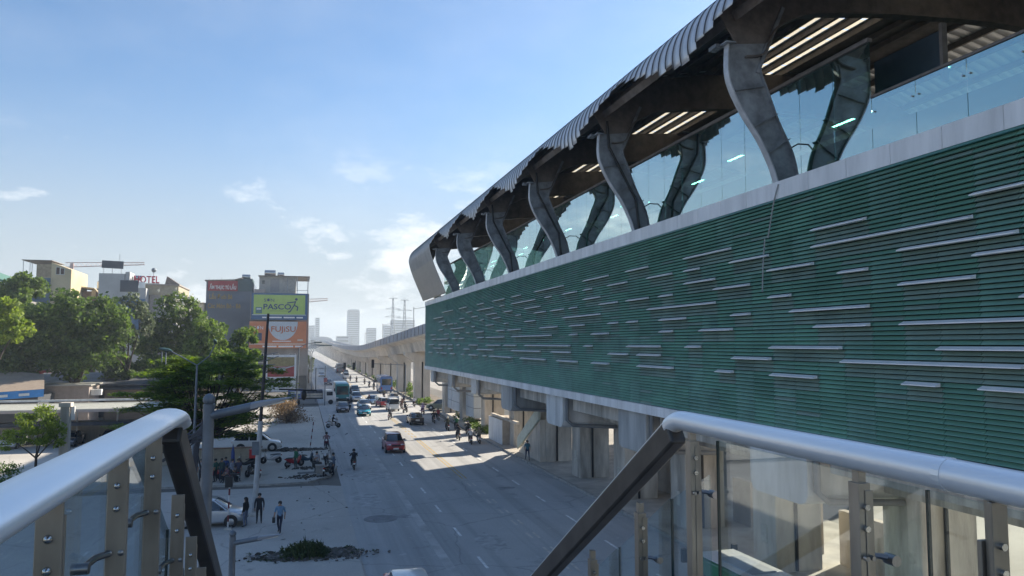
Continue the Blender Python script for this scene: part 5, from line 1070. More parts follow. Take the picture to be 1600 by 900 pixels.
for i, (x, lb) in enumerate([(80.8, 'left of two lattice power pylons above the viaduct'), (91.5, 'right of two lattice power pylons above the viaduct')]):
    p = thing('power_pylon', lb, 'pylon', (x, 700, 0), 'power pylons'); H_ = 52.5 - i * 1.5
    q = MB()
    for sx, sy in ((-1, -1), (1, -1), (1, 1), (-1, 1)): q.tube([(x + sx * 4, 700 + sy * 4, 0), (x + sx * 1.0, 700 + sy * 1.0, H_ * 0.62), (x + sx * 0.5, 700 + sy * 0.5, H_)], 0.22, 4)
    for k in range(14):
        z0, z1 = H_ * k / 14, H_ * (k + 1) / 14
        w = lambda z: 4 - 3 * min(1, z / (H_ * 0.62)) if z < H_ * 0.62 else 1 - 0.5 * (z - H_ * 0.62) / (H_ * 0.38)
        for s_ in (-1, 1): q.tube([(x - w(z0), 700 + s_ * w(z0), z0), (x + w(z1), 700 + s_ * w(z1), z1)], 0.12, 3); q.tube([(x + w(z0), 700 + s_ * w(z0), z0), (x - w(z1), 700 + s_ * w(z1), z1)], 0.12, 3)
    q.build('lattice', steel, p)
    for z, L in ((H_ * 0.66, 7.5), (H_ * 0.8, 6.8), (H_ * 0.985, 4.0)):
        MB().tube([(x - L, 700, z + 0.2), (x, 700, z), (x + L, 700, z + 0.2)], 0.2, 4).tube([(x - L, 700, z + 0.2), (x, 700, z + 1.8), (x + L, 700, z + 0.2)], 0.13, 4).build('cross_arm', steel, p)
fs = thing('distant_station', 'hazy barrel roofed metro station far down the line', 'station', (25.5, 1050, 0)); q = MB()
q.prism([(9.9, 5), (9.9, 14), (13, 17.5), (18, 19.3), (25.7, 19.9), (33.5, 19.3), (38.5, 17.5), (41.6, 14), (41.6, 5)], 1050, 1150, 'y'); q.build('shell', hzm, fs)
MB().box(12, 39.5, 1049.5, 1050, 7.5, 15.2).build('end_opening', M('window_glass_dark'), fs); MB().box(9, 42.5, 1049, 1049.5, 6.0, 8.0).build('deck_edge', hzm, fs)
for i, (x, xl, z, y, lb) in enumerate([(-112, -78, 49.3, 420, 'tower crane jib above the white building at left'), (-2, 15.8, 37.0, 500, 'small crane jib right of the billboard building')]):
    cr_ = thing('tower_crane', lb, 'crane', (x, y, 0), 'construction cranes'); q = MB()
    q.tube([(x - 2, y, z - 1.0), (xl, y, z + 1.2)], 0.22, 4); q.tube([(x - 2, y, z + 1.3), (xl, y, z + 2.4)], 0.18, 4)
    for k in range(16):
        a = x - 2 + (xl - x + 2) * k / 16; b = x - 2 + (xl - x + 2) * (k + 1) / 16; q.tube([(a, y, z - 1 + 2.2 * k / 16), ((a + b) / 2, y, z + 1.3 + 1.1 * (k + 0.5) / 16), (b, y, z - 1 + 2.2 * (k + 1) / 16)], 0.13, 3)
    q.build('jib', M('crane_steel', (0.35, 0.22, 0.2), 0.6, var=0.1), cr_); xm = x + 1; MB().box(xm - 0.7, xm + 0.7, y - 0.7, y + 0.7, 0, z + 1).build('mast', M('crane_steel'), cr_)
# low houses far along the left kerb
rn = random.Random(77)
for i in range(9):
    y = 215 + i * 32; h = rn.uniform(5, 11); x1 = 0.2 - (i % 3) * 1.5; c = [plg, M('hotel_cream'), M('white_render'), M('brown_wall')][i % 4]
    if i == 0: h = 4
    t = thing('roadside_house', ['first', 'second', 'third', 'fourth', 'fifth', 'sixth', 'seventh', 'eighth', 'ninth'][i] + ' hazy low house beyond the billboard building on the left', 'building', (x1 - 5, y, 0), 'hazy houses along the left kerb')
    MB().box(x1 - 10, x1, y, y + 14, 0, h).build('wall', c, t); MB().box(x1 - 10.3, x1 + 0.4, y - 0.4, y + 14.4, h, h + 0.3).build('roof', shd if i % 2 else M('tan_roof'), t)
    for k in range(3): MB().box(x1, x1 + 0.05, y + 1.2 + k * 4.2, y + 3.8 + k * 4.2, 0.4, 3.0).build('shutter', [M('banner_red_b'), M('blue_tarp'), shd][(i + k) % 3], t)
    for k in range(2): MB().box(x1 - 8 + k * 4.5, x1 - 6 + k * 4.5, y - 0.05, y, 1.2, 3.0).build('window', winm, t)
# haze: even air over the whole place
hzb = MB(); hzb.box(-600, 700, -120, 2300, -2.2, 80)
ho = hzb.build('haze', None, None); ho['kind'] = 'stuff'
hm_ = bpy.data.materials.new('haze_air'); hm_.use_nodes = True; t_ = hm_.node_tree; t_.nodes.clear(); o_ = N(t_, 'ShaderNodeOutputMaterial')
pv = N(t_, 'ShaderNodeVolumePrincipled'); pv.inputs['Color'].default_value = (0.80, 0.90, 1.0, 1); pv.inputs['Density'].default_value = 0.00038; pv.inputs['Anisotropy'].default_value = 0.2
t_.links.new(pv.outputs[0], o_.inputs['Volume']); ho.data.materials.append(hm_)
# ================================================================ vehicles
tyre_m = M('tyre', (0.02, 0.02, 0.021), 0.8, var=0.2); rim_m = M('alloy_rim', (0.45, 0.45, 0.46), 0.3, metal=0.8, var=0)
cglass = M('car_glass', (0.018, 0.022, 0.028), 0.08, var=0, spec=0.9, coat=0.5); trimb = M('black_trim', (0.018, 0.018, 0.02), 0.5, var=0)
hl_m = M('headlight', (0.75, 0.77, 0.80), 0.15, var=0, spec=0.8); tl_m = M('tail_light', (0.35, 0.015, 0.015), 0.2, var=0); plate_m = M('number_plate', (0.7, 0.7, 0.68), 0.5, var=0)
def paint(name, c, metal=0.15): return M('paint_' + name, c, 0.28, metal=metal, var=0.05, scale=3, coat=0.6)
def sect(y, zlo, zsh, zt, w):
    h = [(0.86, zlo), (0.98, zlo + 0.1), (1.0, zsh), (0.97, zt - 0.05), (0.86, zt)]
    return [(x * w, y, z) for x, z in h] + [(-x * w, y, z) for x, z in h[::-1]]
def gsect(y, z0, z1, wb, wt): return [(wb, y, z0), (wt, y, z1 - 0.05), (wt * 0.86, y, z1), (-wt * 0.86, y, z1), (-wt, y, z1 - 0.05), (-wb, y, z0)]
def catmull_secs(secs, n=3):
    out = []
    for i in range(len(secs) - 1):
        a, b, c, d = secs[max(i - 1, 0)], secs[i], secs[i + 1], secs[min(i + 2, len(secs) - 1)]
        for k in range(n):
            t = k / n
            out.append([tuple(0.5 * ((2 * B) + (C_ - A) * t + (2 * A - 5 * B + 4 * C_ - D) * t * t + (3 * B - A - 3 * C_ + D) * t ** 3) for A, B, C_, D in zip(p, q, r, s)) for p, q, r, s in zip(a, b, c, d)])
    out.append(secs[-1]); return out
CARM = {}
def car_meshes(kind):
    if kind in CARM: return CARM[kind]
    L, Wd, H, deck, hood, boot, ws0, ws1, rs0, rs1 = {
        'hatch': (3.85, 0.84, 1.52, 0.96, 0.93, 0.98, 1.0, 0.25, -1.45, -1.85), 'suv': (4.5, 0.93, 1.68, 1.08, 1.05, 1.12, 1.15, 0.45, -1.7, -2.1),
        'sedan': (4.4, 0.88, 1.47, 0.95, 0.92, 1.0, 1.15, 0.35, -0.95, -1.6), 'van': (4.3, 0.85, 1.92, 1.1, 1.05, 1.12, 1.75, 1.35, -2.0, -2.12)}[kind]
    h = L / 2
    body = [sect(-h, 0.5, 0.75, boot - 0.1, Wd * 0.80), sect(-h + 0.1, 0.34, 0.72, boot, Wd * 0.95), sect(-h * 0.6, 0.24, 0.72, deck + 0.02, Wd), sect(0, 0.22, 0.7, deck, Wd), sect(h * 0.45, 0.24, 0.68, deck - 0.02, Wd), sect(h * 0.8, 0.28, 0.62, hood - 0.12, Wd * 0.96), sect(h - 0.08, 0.34, 0.56, hood - 0.27, Wd * 0.86), sect(h, 0.42, 0.52, hood - 0.37, Wd * 0.68)]
    o = {}
    q = MB(); q.loft(catmull_secs(body, 2)); o['body'] = q.mesh('body', smooth=38)
    gh = [gsect(rs1, deck - 0.06, deck + 0.02, Wd * 0.88, Wd * 0.86), gsect(rs0, deck - 0.06, H - 0.06, Wd * 0.93, Wd * 0.72), gsect(rs0 + 0.35, deck - 0.06, H, Wd * 0.93, Wd * 0.73), gsect(ws1 - 0.4, deck - 0.06, H, Wd * 0.93, Wd * 0.73), gsect(ws1, deck - 0.06, H - 0.07, Wd * 0.93, Wd * 0.71), gsect(ws0, deck - 0.08, deck, Wd * 0.90, Wd * 0.88)]
    q = MB(); q.loft(gh); o['cabin_glass'] = q.mesh('cabin_glass', smooth=30)
    rf = [[(Wd * 0.74 * k, y, z + 0.012) for k in (1, 0.86, -0.86, -1)] for y, z in ((rs0 - 0.03, H - 0.055), (rs0 + 0.35, H), (ws1 - 0.4, H), (ws1 + 0.02, H - 0.065))]
    q = MB()
    vs = [(p[0], p[1], p[2] - (0.05 if abs(p[0]) > Wd * 0.7 else 0)) for r_ in rf for p in r_]
    q.add(vs, [(i * 4 + k, i * 4 + k + 1, i * 4 + k + 5, i * 4 + k + 4) for i in range(3) for k in range(3)])
    # pillars
    for s_ in (-1, 1):
        for ya, za, yb, zb in ((ws0 - 0.02, deck - 0.02, ws1, H - 0.06), (rs1 + 0.02, deck, rs0, H - 0.05), ((ws1 + rs0) / 2 - 0.05, deck - 0.02, (ws1 + rs0) / 2 - 0.05, H - 0.04)):
            a = Vector((s_ * Wd * 0.935, ya, za)); b = Vector((s_ * Wd * 0.725, yb, zb)); w_ = Vector((0, 0.045, 0)); n_ = Vector((s_ * 0.012, 0, 0.004))
            q.add([a - w_ + n_, a + w_ + n_, b + w_ + n_, b - w_ + n_], [(0, 1, 2, 3)])
    o['roof'] = q.mesh('roof', smooth=30, fix=False)
    q = MB()
    for s_ in (-1, 1): q.box(s_ * Wd * 0.94 - 0.02, s_ * Wd * 0.94 + 0.02 + 0.14 * s_ if s_ > 0 else s_ * Wd * 0.94 + 0.02, ws0 - 0.35, ws0 - 0.25, deck + 0.02, deck + 0.15) if s_ > 0 else q.box(-Wd * 0.94 - 0.16, -Wd * 0.94 + 0.02, ws0 - 0.35, ws0 - 0.25, deck + 0.02, deck + 0.15)
    o['mirrors'] = q.mesh('mirrors')
    r = 0.31 if kind != 'suv' else 0.36
    q = MB(); q.lathe([(r * 0.62, -0.1), (r * 0.96, -0.1), (r, -0.05), (r, 0.05), (r * 0.96, 0.1), (r * 0.62, 0.1)], (0, 0, 0), 'x', 18); o['tyre'] = q.mesh('tyre', smooth=40)
    q = MB(); q.lathe([(r * 0.1, -0.108), (r * 0.58, -0.104), (r * 0.64, -0.09), (r * 0.64, 0.09), (r * 0.58, 0.104), (r * 0.1, 0.108)], (0, 0, 0), 'x', 14); o['rim'] = q.mesh('rim', smooth=40)
    q = MB(); q.lathe([(r * 1.2, -0.02), (r * 1.2, 0.02)], (0, 0, 0), 'x', 20); o['arch'] = q.mesh('arch')
    o['dims'] = (L, Wd, H, deck, hood, boot, r)
    q = MB(); q.obox((0, h - 0.05, hood - 0.33), Wd * 0.9, 0.1, 0.14); q.box(-Wd * 0.6, Wd * 0.6, h - 0.07, h + 0.005, 0.3, 0.42); o['grille'] = q.mesh('grille')
    q = MB(); q.obox((0, 0, 0), 0.34, 0.16, 0.13); o['headlight'] = q.mesh('headlight'); q = MB(); q.obox((0, 0, 0), 0.30, 0.1, 0.16); o['tail'] = q.mesh('tail_light')
    q = MB(); q.box(-0.25, 0.25, -0.012, 0.012, -0.07, 0.07); o['plate'] = q.mesh('number_plate')
    for k, m_ in (('cabin_glass', cglass), ('mirrors', trimb), ('tyre', tyre_m), ('rim', rim_m), ('arch', trimb), ('grille', trimb), ('headlight', hl_m), ('tail', tl_m), ('plate', plate_m)): o[k].materials.append(m_)
    for k in ('body', 'roof'): o[k].materials.append(paint('white', (0.7, 0.7, 0.7)))
    CARM[kind] = o
    return o
def link_mat(o, m):
    o.material_slots[0].link = 'OBJECT'; o.material_slots[0].material = m
def car(label, kind, col, x, y, rz, cat='car', roofcol=None, group='vehicles on the road', z=0.006, name='car', sign=None):
    me = car_meshes(kind); L, Wd, H, deck, hood, boot, r = me['dims']; h = L / 2
    t = thing(name, label, cat, (x, y, z), group); t.rotation_euler = (0, 0, R(rz))
    b = put('body', me['body'], None, t); link_mat(b, col)
    rf = put('roof', me['roof'], None, t); link_mat(rf, roofcol or col)
    put('cabin_glass', me['cabin_glass'], None, t); put('mirrors', me['mirrors'], None, t); put('grille', me['grille'], None, t)
    for sx in (-1, 1):
        for yy_ in (-h * 0.63, h * 0.64):
            w = put('wheel', me['tyre'], None, t); w.location = (sx * (Wd - 0.085), yy_, r); put('rim', me['rim'], None, w)
            a = put('wheel_arch', me['arch'], None, t); a.location = (sx * (Wd - 0.018), yy_, r + 0.02)
        o = put('headlight', me['headlight'], None, t); o.location = (sx * Wd * 0.66, h - 0.2, hood - 0.27); o.rotation_euler = (R(-25), 0, R(-18 * sx))
        o = put('tail_light', me['tail'], None, t); o.location = (sx * Wd * 0.74, -h + 0.07, boot - 0.17)
    for yy_, zz in ((h + 0.006, 0.47), (-h + 0.005, 0.68)):
        o = put('number_plate', me['plate'], None, t); o.location = (0, yy_, zz)
    if sign: o = put('roof_sign', MB().box(-0.3, 0.3, -0.1, 0.1, H, H + 0.14).mesh('roof_sign'), sign, t)
    return t
red = paint('red', (0.34, 0.016, 0.024)); whitep = paint('white', (0.72, 0.72, 0.72), 0); silver = paint('silver', (0.50, 0.52, 0.55), 0.5); blackp = paint('black', (0.015, 0.013, 0.016)); turq = paint('turquoise', (0.03, 0.33, 0.40)); mar = paint('maroon_grey', (0.10, 0.085, 0.095)); greyp = paint('grey', (0.12, 0.125, 0.14)); skyb = paint('pale_blue', (0.35, 0.48, 0.62)); olive = paint('olive_grey', (0.16, 0.19, 0.16)); greenp = paint('green', (0.03, 0.20, 0.09))
car('red SUV with its headlights on driving towards the stairs', 'suv', red, 8.75, 74.3, 180)
car('black car driving away past the double yellow line', 'sedan', blackp, 14.3, 98.0, 0)
car('white minivan seen from behind in the middle of the traffic', 'van', whitep, 13.8, 118.8, 0, 'van')
car('turquoise taxi in front of the waiting cars', 'sedan', turq, 8.85, 111.8, 180, 'taxi', sign=plate_m)
car('white car directly behind the turquoise taxi', 'sedan', whitep, 9.75, 122.5, 184)
car('dark maroon sedan in the shaded left lane', 'sedan', mar, 6.2, 118.5, 180)
car('silver grey SUV waiting behind the white car', 'suv', silver, 9.7, 139.6, 180)
car('black SUV with bright headlights farther back', 'suv', blackp, 10.8, 160.4, 180)
car('red and white car beside the white minivan', 'hatch', paint('dark_red', (0.30, 0.02, 0.03)), 13.1, 126.4, 10, roofcol=whitep)
car('pale blue and white car left of the red and white car', 'sedan', skyb, 11.9, 132.5, 160, roofcol=whitep)
car('white car partly hidden behind the minivan', 'sedan', whitep, 16.1, 137.8, 0)
car('olive grey car turning at the median kerb', 'suv', olive, 21.2, 117.5, 70)
car('silver hatchback parked beside the utility pole', 'hatch', silver, -4.75, 46.9, -97, group='parked cars')
car('white SUV parked under the layered tree', 'suv', whitep, -3.9, 77.3, -92, group='parked cars', z=0.07)
car('white car with red sides cut off by the bottom edge', 'sedan', paint('bright_red', (0.42, 0.02, 0.03)), 4.2, 29.6, 180, roofcol=whitep)
car('dark car parked in the left parking shed', 'sedan', greyp, -22.3, 86.5, 180, group='parked cars', z=0)
car('second dark car parked in the shed behind the railing', 'hatch', blackp, -18.6, 86.5, 180, group='parked cars', z=0)
car('white car parked at the far left of the shed', 'sedan', whitep, -27.4, 86.3, 180, group='parked cars', z=0)
car('hazy white van far up the road', 'van', whitep, 12.9, 230, 0, 'van')
car('hazy grey car far up the road behind the teal bus', 'sedan', greyp, 8.5, 176, 180)
car('hazy dark car far up the left lane', 'sedan', mar, 6.6, 196, 180)
car('hazy pale car farthest up the left lane', 'sedan', silver, 6.3, 245, 180)
car('blue grey car behind the black SUV', 'sedan', skyb, 9.4, 168, 180)
car('dark hatchback far up the right lane', 'hatch', blackp, 14.6, 262, 0)
# buses
def bus(label, x, y, rz, col, L=10.5, Wd=1.24, H=3.2, band=None, group='buses on the road'):
    t = thing('bus', label, 'bus', (x, y, 0.006), group); t.rotation_euler = (0, 0, R(rz)); h = L / 2
    q = MB(); sec = lambda y_, w, z0, z1: [(w * k, y_, z) for k, z in ((0.94, z0), (1, z0 + 0.15), (1, z1 - 0.35), (0.93, z1 - 0.08), (0.8, z1), (-0.8, z1), (-0.93, z1 - 0.08), (-1, z1 - 0.35), (-1, z0 + 0.15), (-0.94, z0))]
    q.loft([sec(-h, Wd * 0.95, 0.45, H - 0.12), sec(-h + 0.12, Wd, 0.35, H), sec(h - 0.25, Wd, 0.35, H), sec(h, Wd * 0.94, 0.42, H - 0.14)]); put('body', q.mesh('body', smooth=35), col, t)
    put('windscreen', MB().prism([(-Wd * 0.86, 1.25), (Wd * 0.86, 1.25), (Wd * 0.8, H - 0.45), (-Wd * 0.8, H - 0.45)], h - 0.02, h + 0.02, 'y').mesh('windscreen'), cglass, t)
    put('rear_window', MB().prism([(-Wd * 0.8, 1.7), (Wd * 0.8, 1.7), (Wd * 0.76, H - 0.5), (-Wd * 0.76, H - 0.5)], -h - 0.015, -h + 0.02, 'y').mesh('rear_window'), cglass, t)
    for s_ in (-1, 1):
        for k in range(6):
            a = -h + 0.7 + k * (L - 1.6) / 6; put('side_window', MB().box(s_ * Wd - 0.012, s_ * Wd + 0.012, a, a + (L - 1.6) / 6 - 0.1, 1.45, H - 0.55).mesh('side_window'), cglass, t)
        for yy_ in (-h * 0.55, h * 0.62):
            q = MB(); q.lathe([(0.28, -0.14), (0.47, -0.14), (0.5, -0.08), (0.5, 0.08), (0.47, 0.14), (0.28, 0.14)], (0, 0, 0), 'x', 16); w = put('wheel', q.mesh('tyre', smooth=40), tyre_m, t); w.location = (s_ * (Wd - 0.12), yy_, 0.5)
            q = MB(); q.lathe([(0.05, -0.15), (0.29, -0.145), (0.29, 0.145), (0.05, 0.15)], (0, 0, 0), 'x', 12); put('rim', q.mesh('rim'), rim_m, w)
        put('headlight', MB().box(s_ * Wd * 0.72 - 0.2, s_ * Wd * 0.72 + 0.2, h - 0.03, h + 0.03, 0.62, 0.82).mesh('headlight'), hl_m, t)
        put('tail_light', MB().box(s_ * Wd * 0.8 - 0.12, s_ * Wd * 0.8 + 0.12, -h - 0.02, -h + 0.03, 0.8, 1.3).mesh('tail_light'), tl_m, t)
        put('mirror', MB().box(s_ * (Wd + 0.14) - 0.1, s_ * (Wd + 0.14) + 0.1, h - 0.1, h + 0.06, 1.9, 2.4).mesh('mirror'), trimb, t)
    put('destination_board', MB().box(-Wd * 0.6, Wd * 0.6, h - 0.06, h + 0.03, H - 0.42, H - 0.2).mesh('destination_board'), band or trimb, t)
    put('bumper', MB().box(-Wd * 0.9, Wd * 0.9, h - 0.05, h + 0.035, 0.4, 0.6).box(-Wd * 0.9, Wd * 0.9, -h - 0.035, -h + 0.05, 0.42, 0.62).mesh('bumper'), trimb, t)
    return t
bus('blue coach with white sides seen from behind on the right', 17.2, 163.8, 0, paint('coach_blue', (0.08, 0.18, 0.42)), L=9.5, H=3.5)
bus('teal city bus coming down the shaded left lane', 7.2, 143.6, 180, paint('teal', (0.05, 0.24, 0.25)), band=M('led_board', (0.06, 0.30, 0.30), 0.4, var=0))
bus('hazy grey bus far up the right lanes', 13.4, 278, 0, greyp, L=9)
# truck coming out of the left side road
tk = thing('truck', 'white cab truck with dark load bed entering from the left', 'truck', (3.0, 134.3, 0.0)); tk.rotation_euler = (0, 0, R(-90))
q = MB(); q.loft([[(w * k, y_, z) for k, z in ((0.95, 0.5), (1, 0.7), (1, 1.5), (0.92, zt), (-0.92, zt), (-1, 1.5), (-1, 0.7), (-0.95, 0.5))] for y_, w, zt in ((0.9, 1.0, 2.35), (1.1, 1.02, 2.42), (2.2, 1.02, 2.42), (2.7, 1.0, 2.0), (2.85, 0.96, 1.5))]); put('cab', q.mesh('cab', smooth=30), whitep, tk)
put('windscreen', MB().add([(-0.88, 2.28, 2.30), (0.88, 2.28, 2.30), (0.94, 2.82, 1.58), (-0.94, 2.82, 1.58)], [(0, 1, 2, 3)]).mesh('windscreen', fix=False), cglass, tk)
for s_ in (-1, 1): put('side_window', MB().box(s_ * 1.02 - 0.015, s_ * 1.02 + 0.015, 1.3, 2.3, 1.5, 2.15).mesh('side_window'), cglass, tk); put('headlight', MB().box(s_ * 0.7 - 0.18, s_ * 0.7 + 0.18, 2.82, 2.9, 0.75, 0.95).mesh('headlight'), hl_m, tk)
put('load_bed', MB().box(-1.05, 1.05, -4.6, 0.75, 0.95, 1.15).mesh('load_bed'), trimb, tk)
for yy_ in (-4.6, -3.3, -2.0, -0.65, 0.65):
    for s_ in (-1, 1): put('stake', MB().box(s_ * 1.0 - 0.05, s_ * 1.0 + 0.05, yy_, yy_ + 0.09, 1.15, 2.3).mesh('stake'), steel, tk)
for s_ in (-1, 1):
    for z in (1.2, 1.6): put('side_board', MB().box(s_ * 1.06 - 0.02, s_ * 1.06 + 0.02, -4.6, 0.75, z, z + 0.3).mesh('side_board'), conc_d if s_ > 0 else steel, tk)
    for yy_ in (2.0, -3.4):
        q = MB(); q.lathe([(0.22, -0.13), (0.38, -0.13), (0.41, -0.07), (0.41, 0.07), (0.38, 0.13), (0.22, 0.13)], (s_ * 0.92, yy_, 0.41), 'x', 14); w = put('wheel', q.mesh('wheel', smooth=40), tyre_m, tk)
put('tarpaulin', MB().prism([(-1.0, 1.9), (-0.9, 2.35), (0, 2.5), (0.9, 2.35), (1.0, 1.9)], -4.5, 0.6, 'y').mesh('tarpaulin'), M('dark_tarp', (0.05, 0.06, 0.085), 0.7, var=0.2), tk)
bx_ = thing('blue_sign', 'blue sign panel beside the parked truck', 'sign', (-0.6, 133, 0)); MB().box(-2.0, 0.4, 133, 133.1, 1.1, 2.7).build('panel', M('sign_blue', (0.10, 0.16, 0.40), 0.5, var=0.1), bx_); MB().box(-1.6, 0.0, 132.95, 133, 1.9, 2.3).build('lettering', M('billboard_pale'), bx_); MB().box(-0.9, -0.8, 133.1, 133.2, 0, 1.2).build('post', steel, bx_)
# green and white minibus under the railing glass
mv = bus('green minibus with white roof below the right railing', 15.6, 24.0, 2, greenp, L=6.0, Wd=0.98, H=2.3, group='vehicles below the footbridge')
put('roof_panel', MB().box(-0.82, 0.82, -2.8, 2.6, 2.302, 2.34).mesh('roof_panel'), whitep, mv); put('roof_hatch', MB().box(-0.5, 0.5, -0.5, 1.6, 2.342, 2.38).mesh('roof_hatch'), M('hatch_grey', (0.4, 0.42, 0.45), 0.5, var=0.05), mv)

# ================================================================ people: skin-grown bodies in a few poses
def body_mesh(name, J, E, sleeves='short', legs='long'):
    me = bpy.data.meshes.new('tmp'); keys = list(J); me.from_pydata([J[k][0] for k in keys], [(keys.index(a), keys.index(b)) for a, b in E], [])
    o = bpy.data.objects.new('tmp', me); COL.objects.link(o); o.modifiers.new('s', 'SKIN'); sv = me.skin_vertices[0].data
    for i, k in enumerate(keys): r = J[k][1]; sv[i].radius = r if isinstance(r, tuple) else (r, r)
    sv[0].use_root = True
    o.modifiers.new('u', 'SUBSURF').levels = 1
    dg = bpy.context.evaluated_depsgraph_get(); out = bpy.data.meshes.new_from_object(o.evaluated_get(dg)); bpy.data.objects.remove(o)
    def dist(p, a, b):
        ab = b - a; t = max(0, min(1, (p - a).dot(ab) / max(1e-9, ab.dot(ab)))); return (p - a - ab * t).length
    segs = [(Vector(J[a][0]), Vector(J[b][0]), a, b) for a, b in E]; idx = []
    for p in out.polygons:
        c = p.center; s = min(segs, key=lambda q: dist(c, q[0], q[1])); k = s[3]
        if k[:4] in ('head', 'nose', 'crow') or k == 'head': m_ = 0
        elif k[:4] in ('hand', 'fing', 'thum'): m_ = 0
        elif k[:5] == 'wrist': m_ = 0 if sleeves == 'short' else 1
        elif k[:4] in ('knee', 'ankl', 'hip_'): m_ = 2
        elif k[:3] == 'toe': m_ = 3
        else: m_ = 1
        idx.append(m_)
    out.materials.clear()
    for m_ in (M('skin', (0.36, 0.21, 0.14), 0.6, var=0.05), M('cloth_a', (0.1, 0.1, 0.1), 0.8), M('cloth_b', (0.03, 0.03, 0.04), 0.8), M('shoe', (0.03, 0.028, 0.026), 0.6)): out.materials.append(m_)
    out.polygons.foreach_set('material_index', idx); out.polygons.foreach_set('use_smooth', [True] * len(idx)); out.name = name
    return out
def joints(P):
    """P: overrides; returns joints and edges of a whole figure facing +Y"""
    J = {'pelvis': ((0, 0, 0.93), (0.15, 0.11)), 'spine': ((0, 0.0, 1.14), (0.135, 0.10)), 'chest': ((0, 0, 1.34), (0.165, 0.115)), 'neck': ((0, 0.0, 1.47), 0.055), 'head': ((0, 0.02, 1.58), (0.078, 0.092)), 'crown': ((0, 0.01, 1.67), (0.07, 0.082)), 'nose': ((0, 0.115, 1.575), 0.016)}
    for s, t in ((-1, 'l'), (1, 'r')):
        J['should_' + t] = ((0.19 * s, 0, 1.38), 0.066); J['elbow_' + t] = ((0.25 * s, -0.03, 1.12), 0.048); J['wrist_' + t] = ((0.25 * s, 0.05, 0.88), 0.032); J['hand_' + t] = ((0.245 * s, 0.07, 0.80), (0.018, 0.036))
        J['hip_' + t] = ((0.1 * s, 0, 0.86), 0.092); J['knee_' + t] = ((0.115 * s, 0.03, 0.48), 0.062); J['ankle_' + t] = ((0.12 * s, -0.02, 0.09), 0.043); J['toe_' + t] = ((0.135 * s, 0.15, 0.035), (0.042, 0.03))
    for k, v in P.items(): J[k] = (v, J[k][1])
    E = [('pelvis', 'spine'), ('spine', 'chest'), ('chest', 'neck'), ('neck', 'head'), ('head', 'crown'), ('head', 'nose')]
    for t in 'lr':
        E += [('chest', 'should_' + t), ('should_' + t, 'elbow_' + t), ('elbow_' + t, 'wrist_' + t), ('wrist_' + t, 'hand_' + t), ('pelvis', 'hip_' + t), ('hip_' + t, 'knee_' + t), ('knee_' + t, 'ankle_' + t), ('ankle_' + t, 'toe_' + t)]
        w, h = Vector(J['wrist_' + t][0]), Vector(J['hand_' + t][0]); d = (h - w).normalized(); sd_ = d.orthogonal().normalized()
        for i, L in enumerate((0.075, 0.085, 0.08, 0.06)):
            k = 'finger%d_%s' % (i, t); J[k] = (tuple(h + d * L + sd_ * (i - 1.5) * 0.022 + Vector((0, 0.012, 0))), 0.009); E.append(('hand_' + t, k))
        k = 'thumb_' + t; J[k] = (tuple(w + d * 0.07 - sd_ * 0.06), 0.010); E.append(('wrist_' + t, k))
    return J, E
RIDE = {'pelvis': (0, -0.12, 0.84), 'spine': (0, -0.08, 1.04), 'chest': (0, -0.02, 1.22), 'neck': (0, 0.03, 1.35), 'head': (0, 0.07, 1.46), 'crown': (0, 0.06, 1.55), 'nose': (0, 0.165, 1.45)}
for s, t in ((-1, 'l'), (1, 'r')): RIDE.update({'should_' + t: (0.19 * s, -0.01, 1.26), 'elbow_' + t: (0.29 * s, 0.17, 1.07), 'wrist_' + t: (0.31 * s, 0.40, 1.04), 'hand_' + t: (0.31 * s, 0.47, 1.03), 'hip_' + t: (0.11 * s, -0.06, 0.80), 'knee_' + t: (0.19 * s, 0.33, 0.70), 'ankle_' + t: (0.18 * s, 0.20, 0.30), 'toe_' + t: (0.19 * s, 0.37, 0.25)})
PILL = dict(RIDE); 
for s, t in ((-1, 'l'), (1, 'r')): PILL.update({'elbow_' + t: (0.26 * s, 0.06, 1.03), 'wrist_' + t: (0.18 * s, 0.24, 0.98), 'hand_' + t: (0.12 * s, 0.30, 0.97)})
WALK = {'knee_l': (-0.11, 0.22, 0.50), 'ankle_l': (-0.12, 0.30, 0.10), 'toe_l': (-0.13, 0.46, 0.05), 'knee_r': (0.11, -0.05, 0.48), 'ankle_r': (0.12, -0.30, 0.14), 'toe_r': (0.13, -0.15, 0.04), 'elbow_l': (-0.25, -0.14, 1.13), 'wrist_l': (-0.24, -0.12, 0.89), 'hand_l': (-0.24, -0.10, 0.81), 'elbow_r': (0.25, 0.06, 1.13), 'wrist_r': (0.24, 0.22, 0.93), 'hand_r': (0.23, 0.28, 0.87)}
PHONE = {'elbow_r': (0.24, 0.02, 1.13), 'wrist_r': (0.12, 0.24, 1.20), 'hand_r': (0.08, 0.29, 1.24), 'head': (0, 0.05, 1.57), 'crown': (0, 0.06, 1.66), 'nose': (0, 0.14, 1.55)}
SIT = {k: (v[0], v[1] + 0.0, v[2] - 0.32) for k, v in RIDE.items()}
for s, t in ((-1, 'l'), (1, 'r')): SIT.update({'knee_' + t: (0.16 * s, 0.32, 0.50), 'ankle_' + t: (0.16 * s, 0.34, 0.09), 'toe_' + t: (0.17 * s, 0.50, 0.035), 'elbow_' + t: (0.25 * s, 0.08, 0.76), 'wrist_' + t: (0.15 * s, 0.27, 0.62), 'hand_' + t: (0.12 * s, 0.33, 0.60)})
POSES = {}
for nm, P in (('stand', {}), ('ride', RIDE), ('pillion', PILL), ('walk', WALK), ('phone', PHONE), ('sit', SIT)):
    J, E = joints(P)
    for sv in ('short', 'long'): POSES[nm + '_' + sv] = (body_mesh('body', J, E, sv), Vector(J['head'][0]))
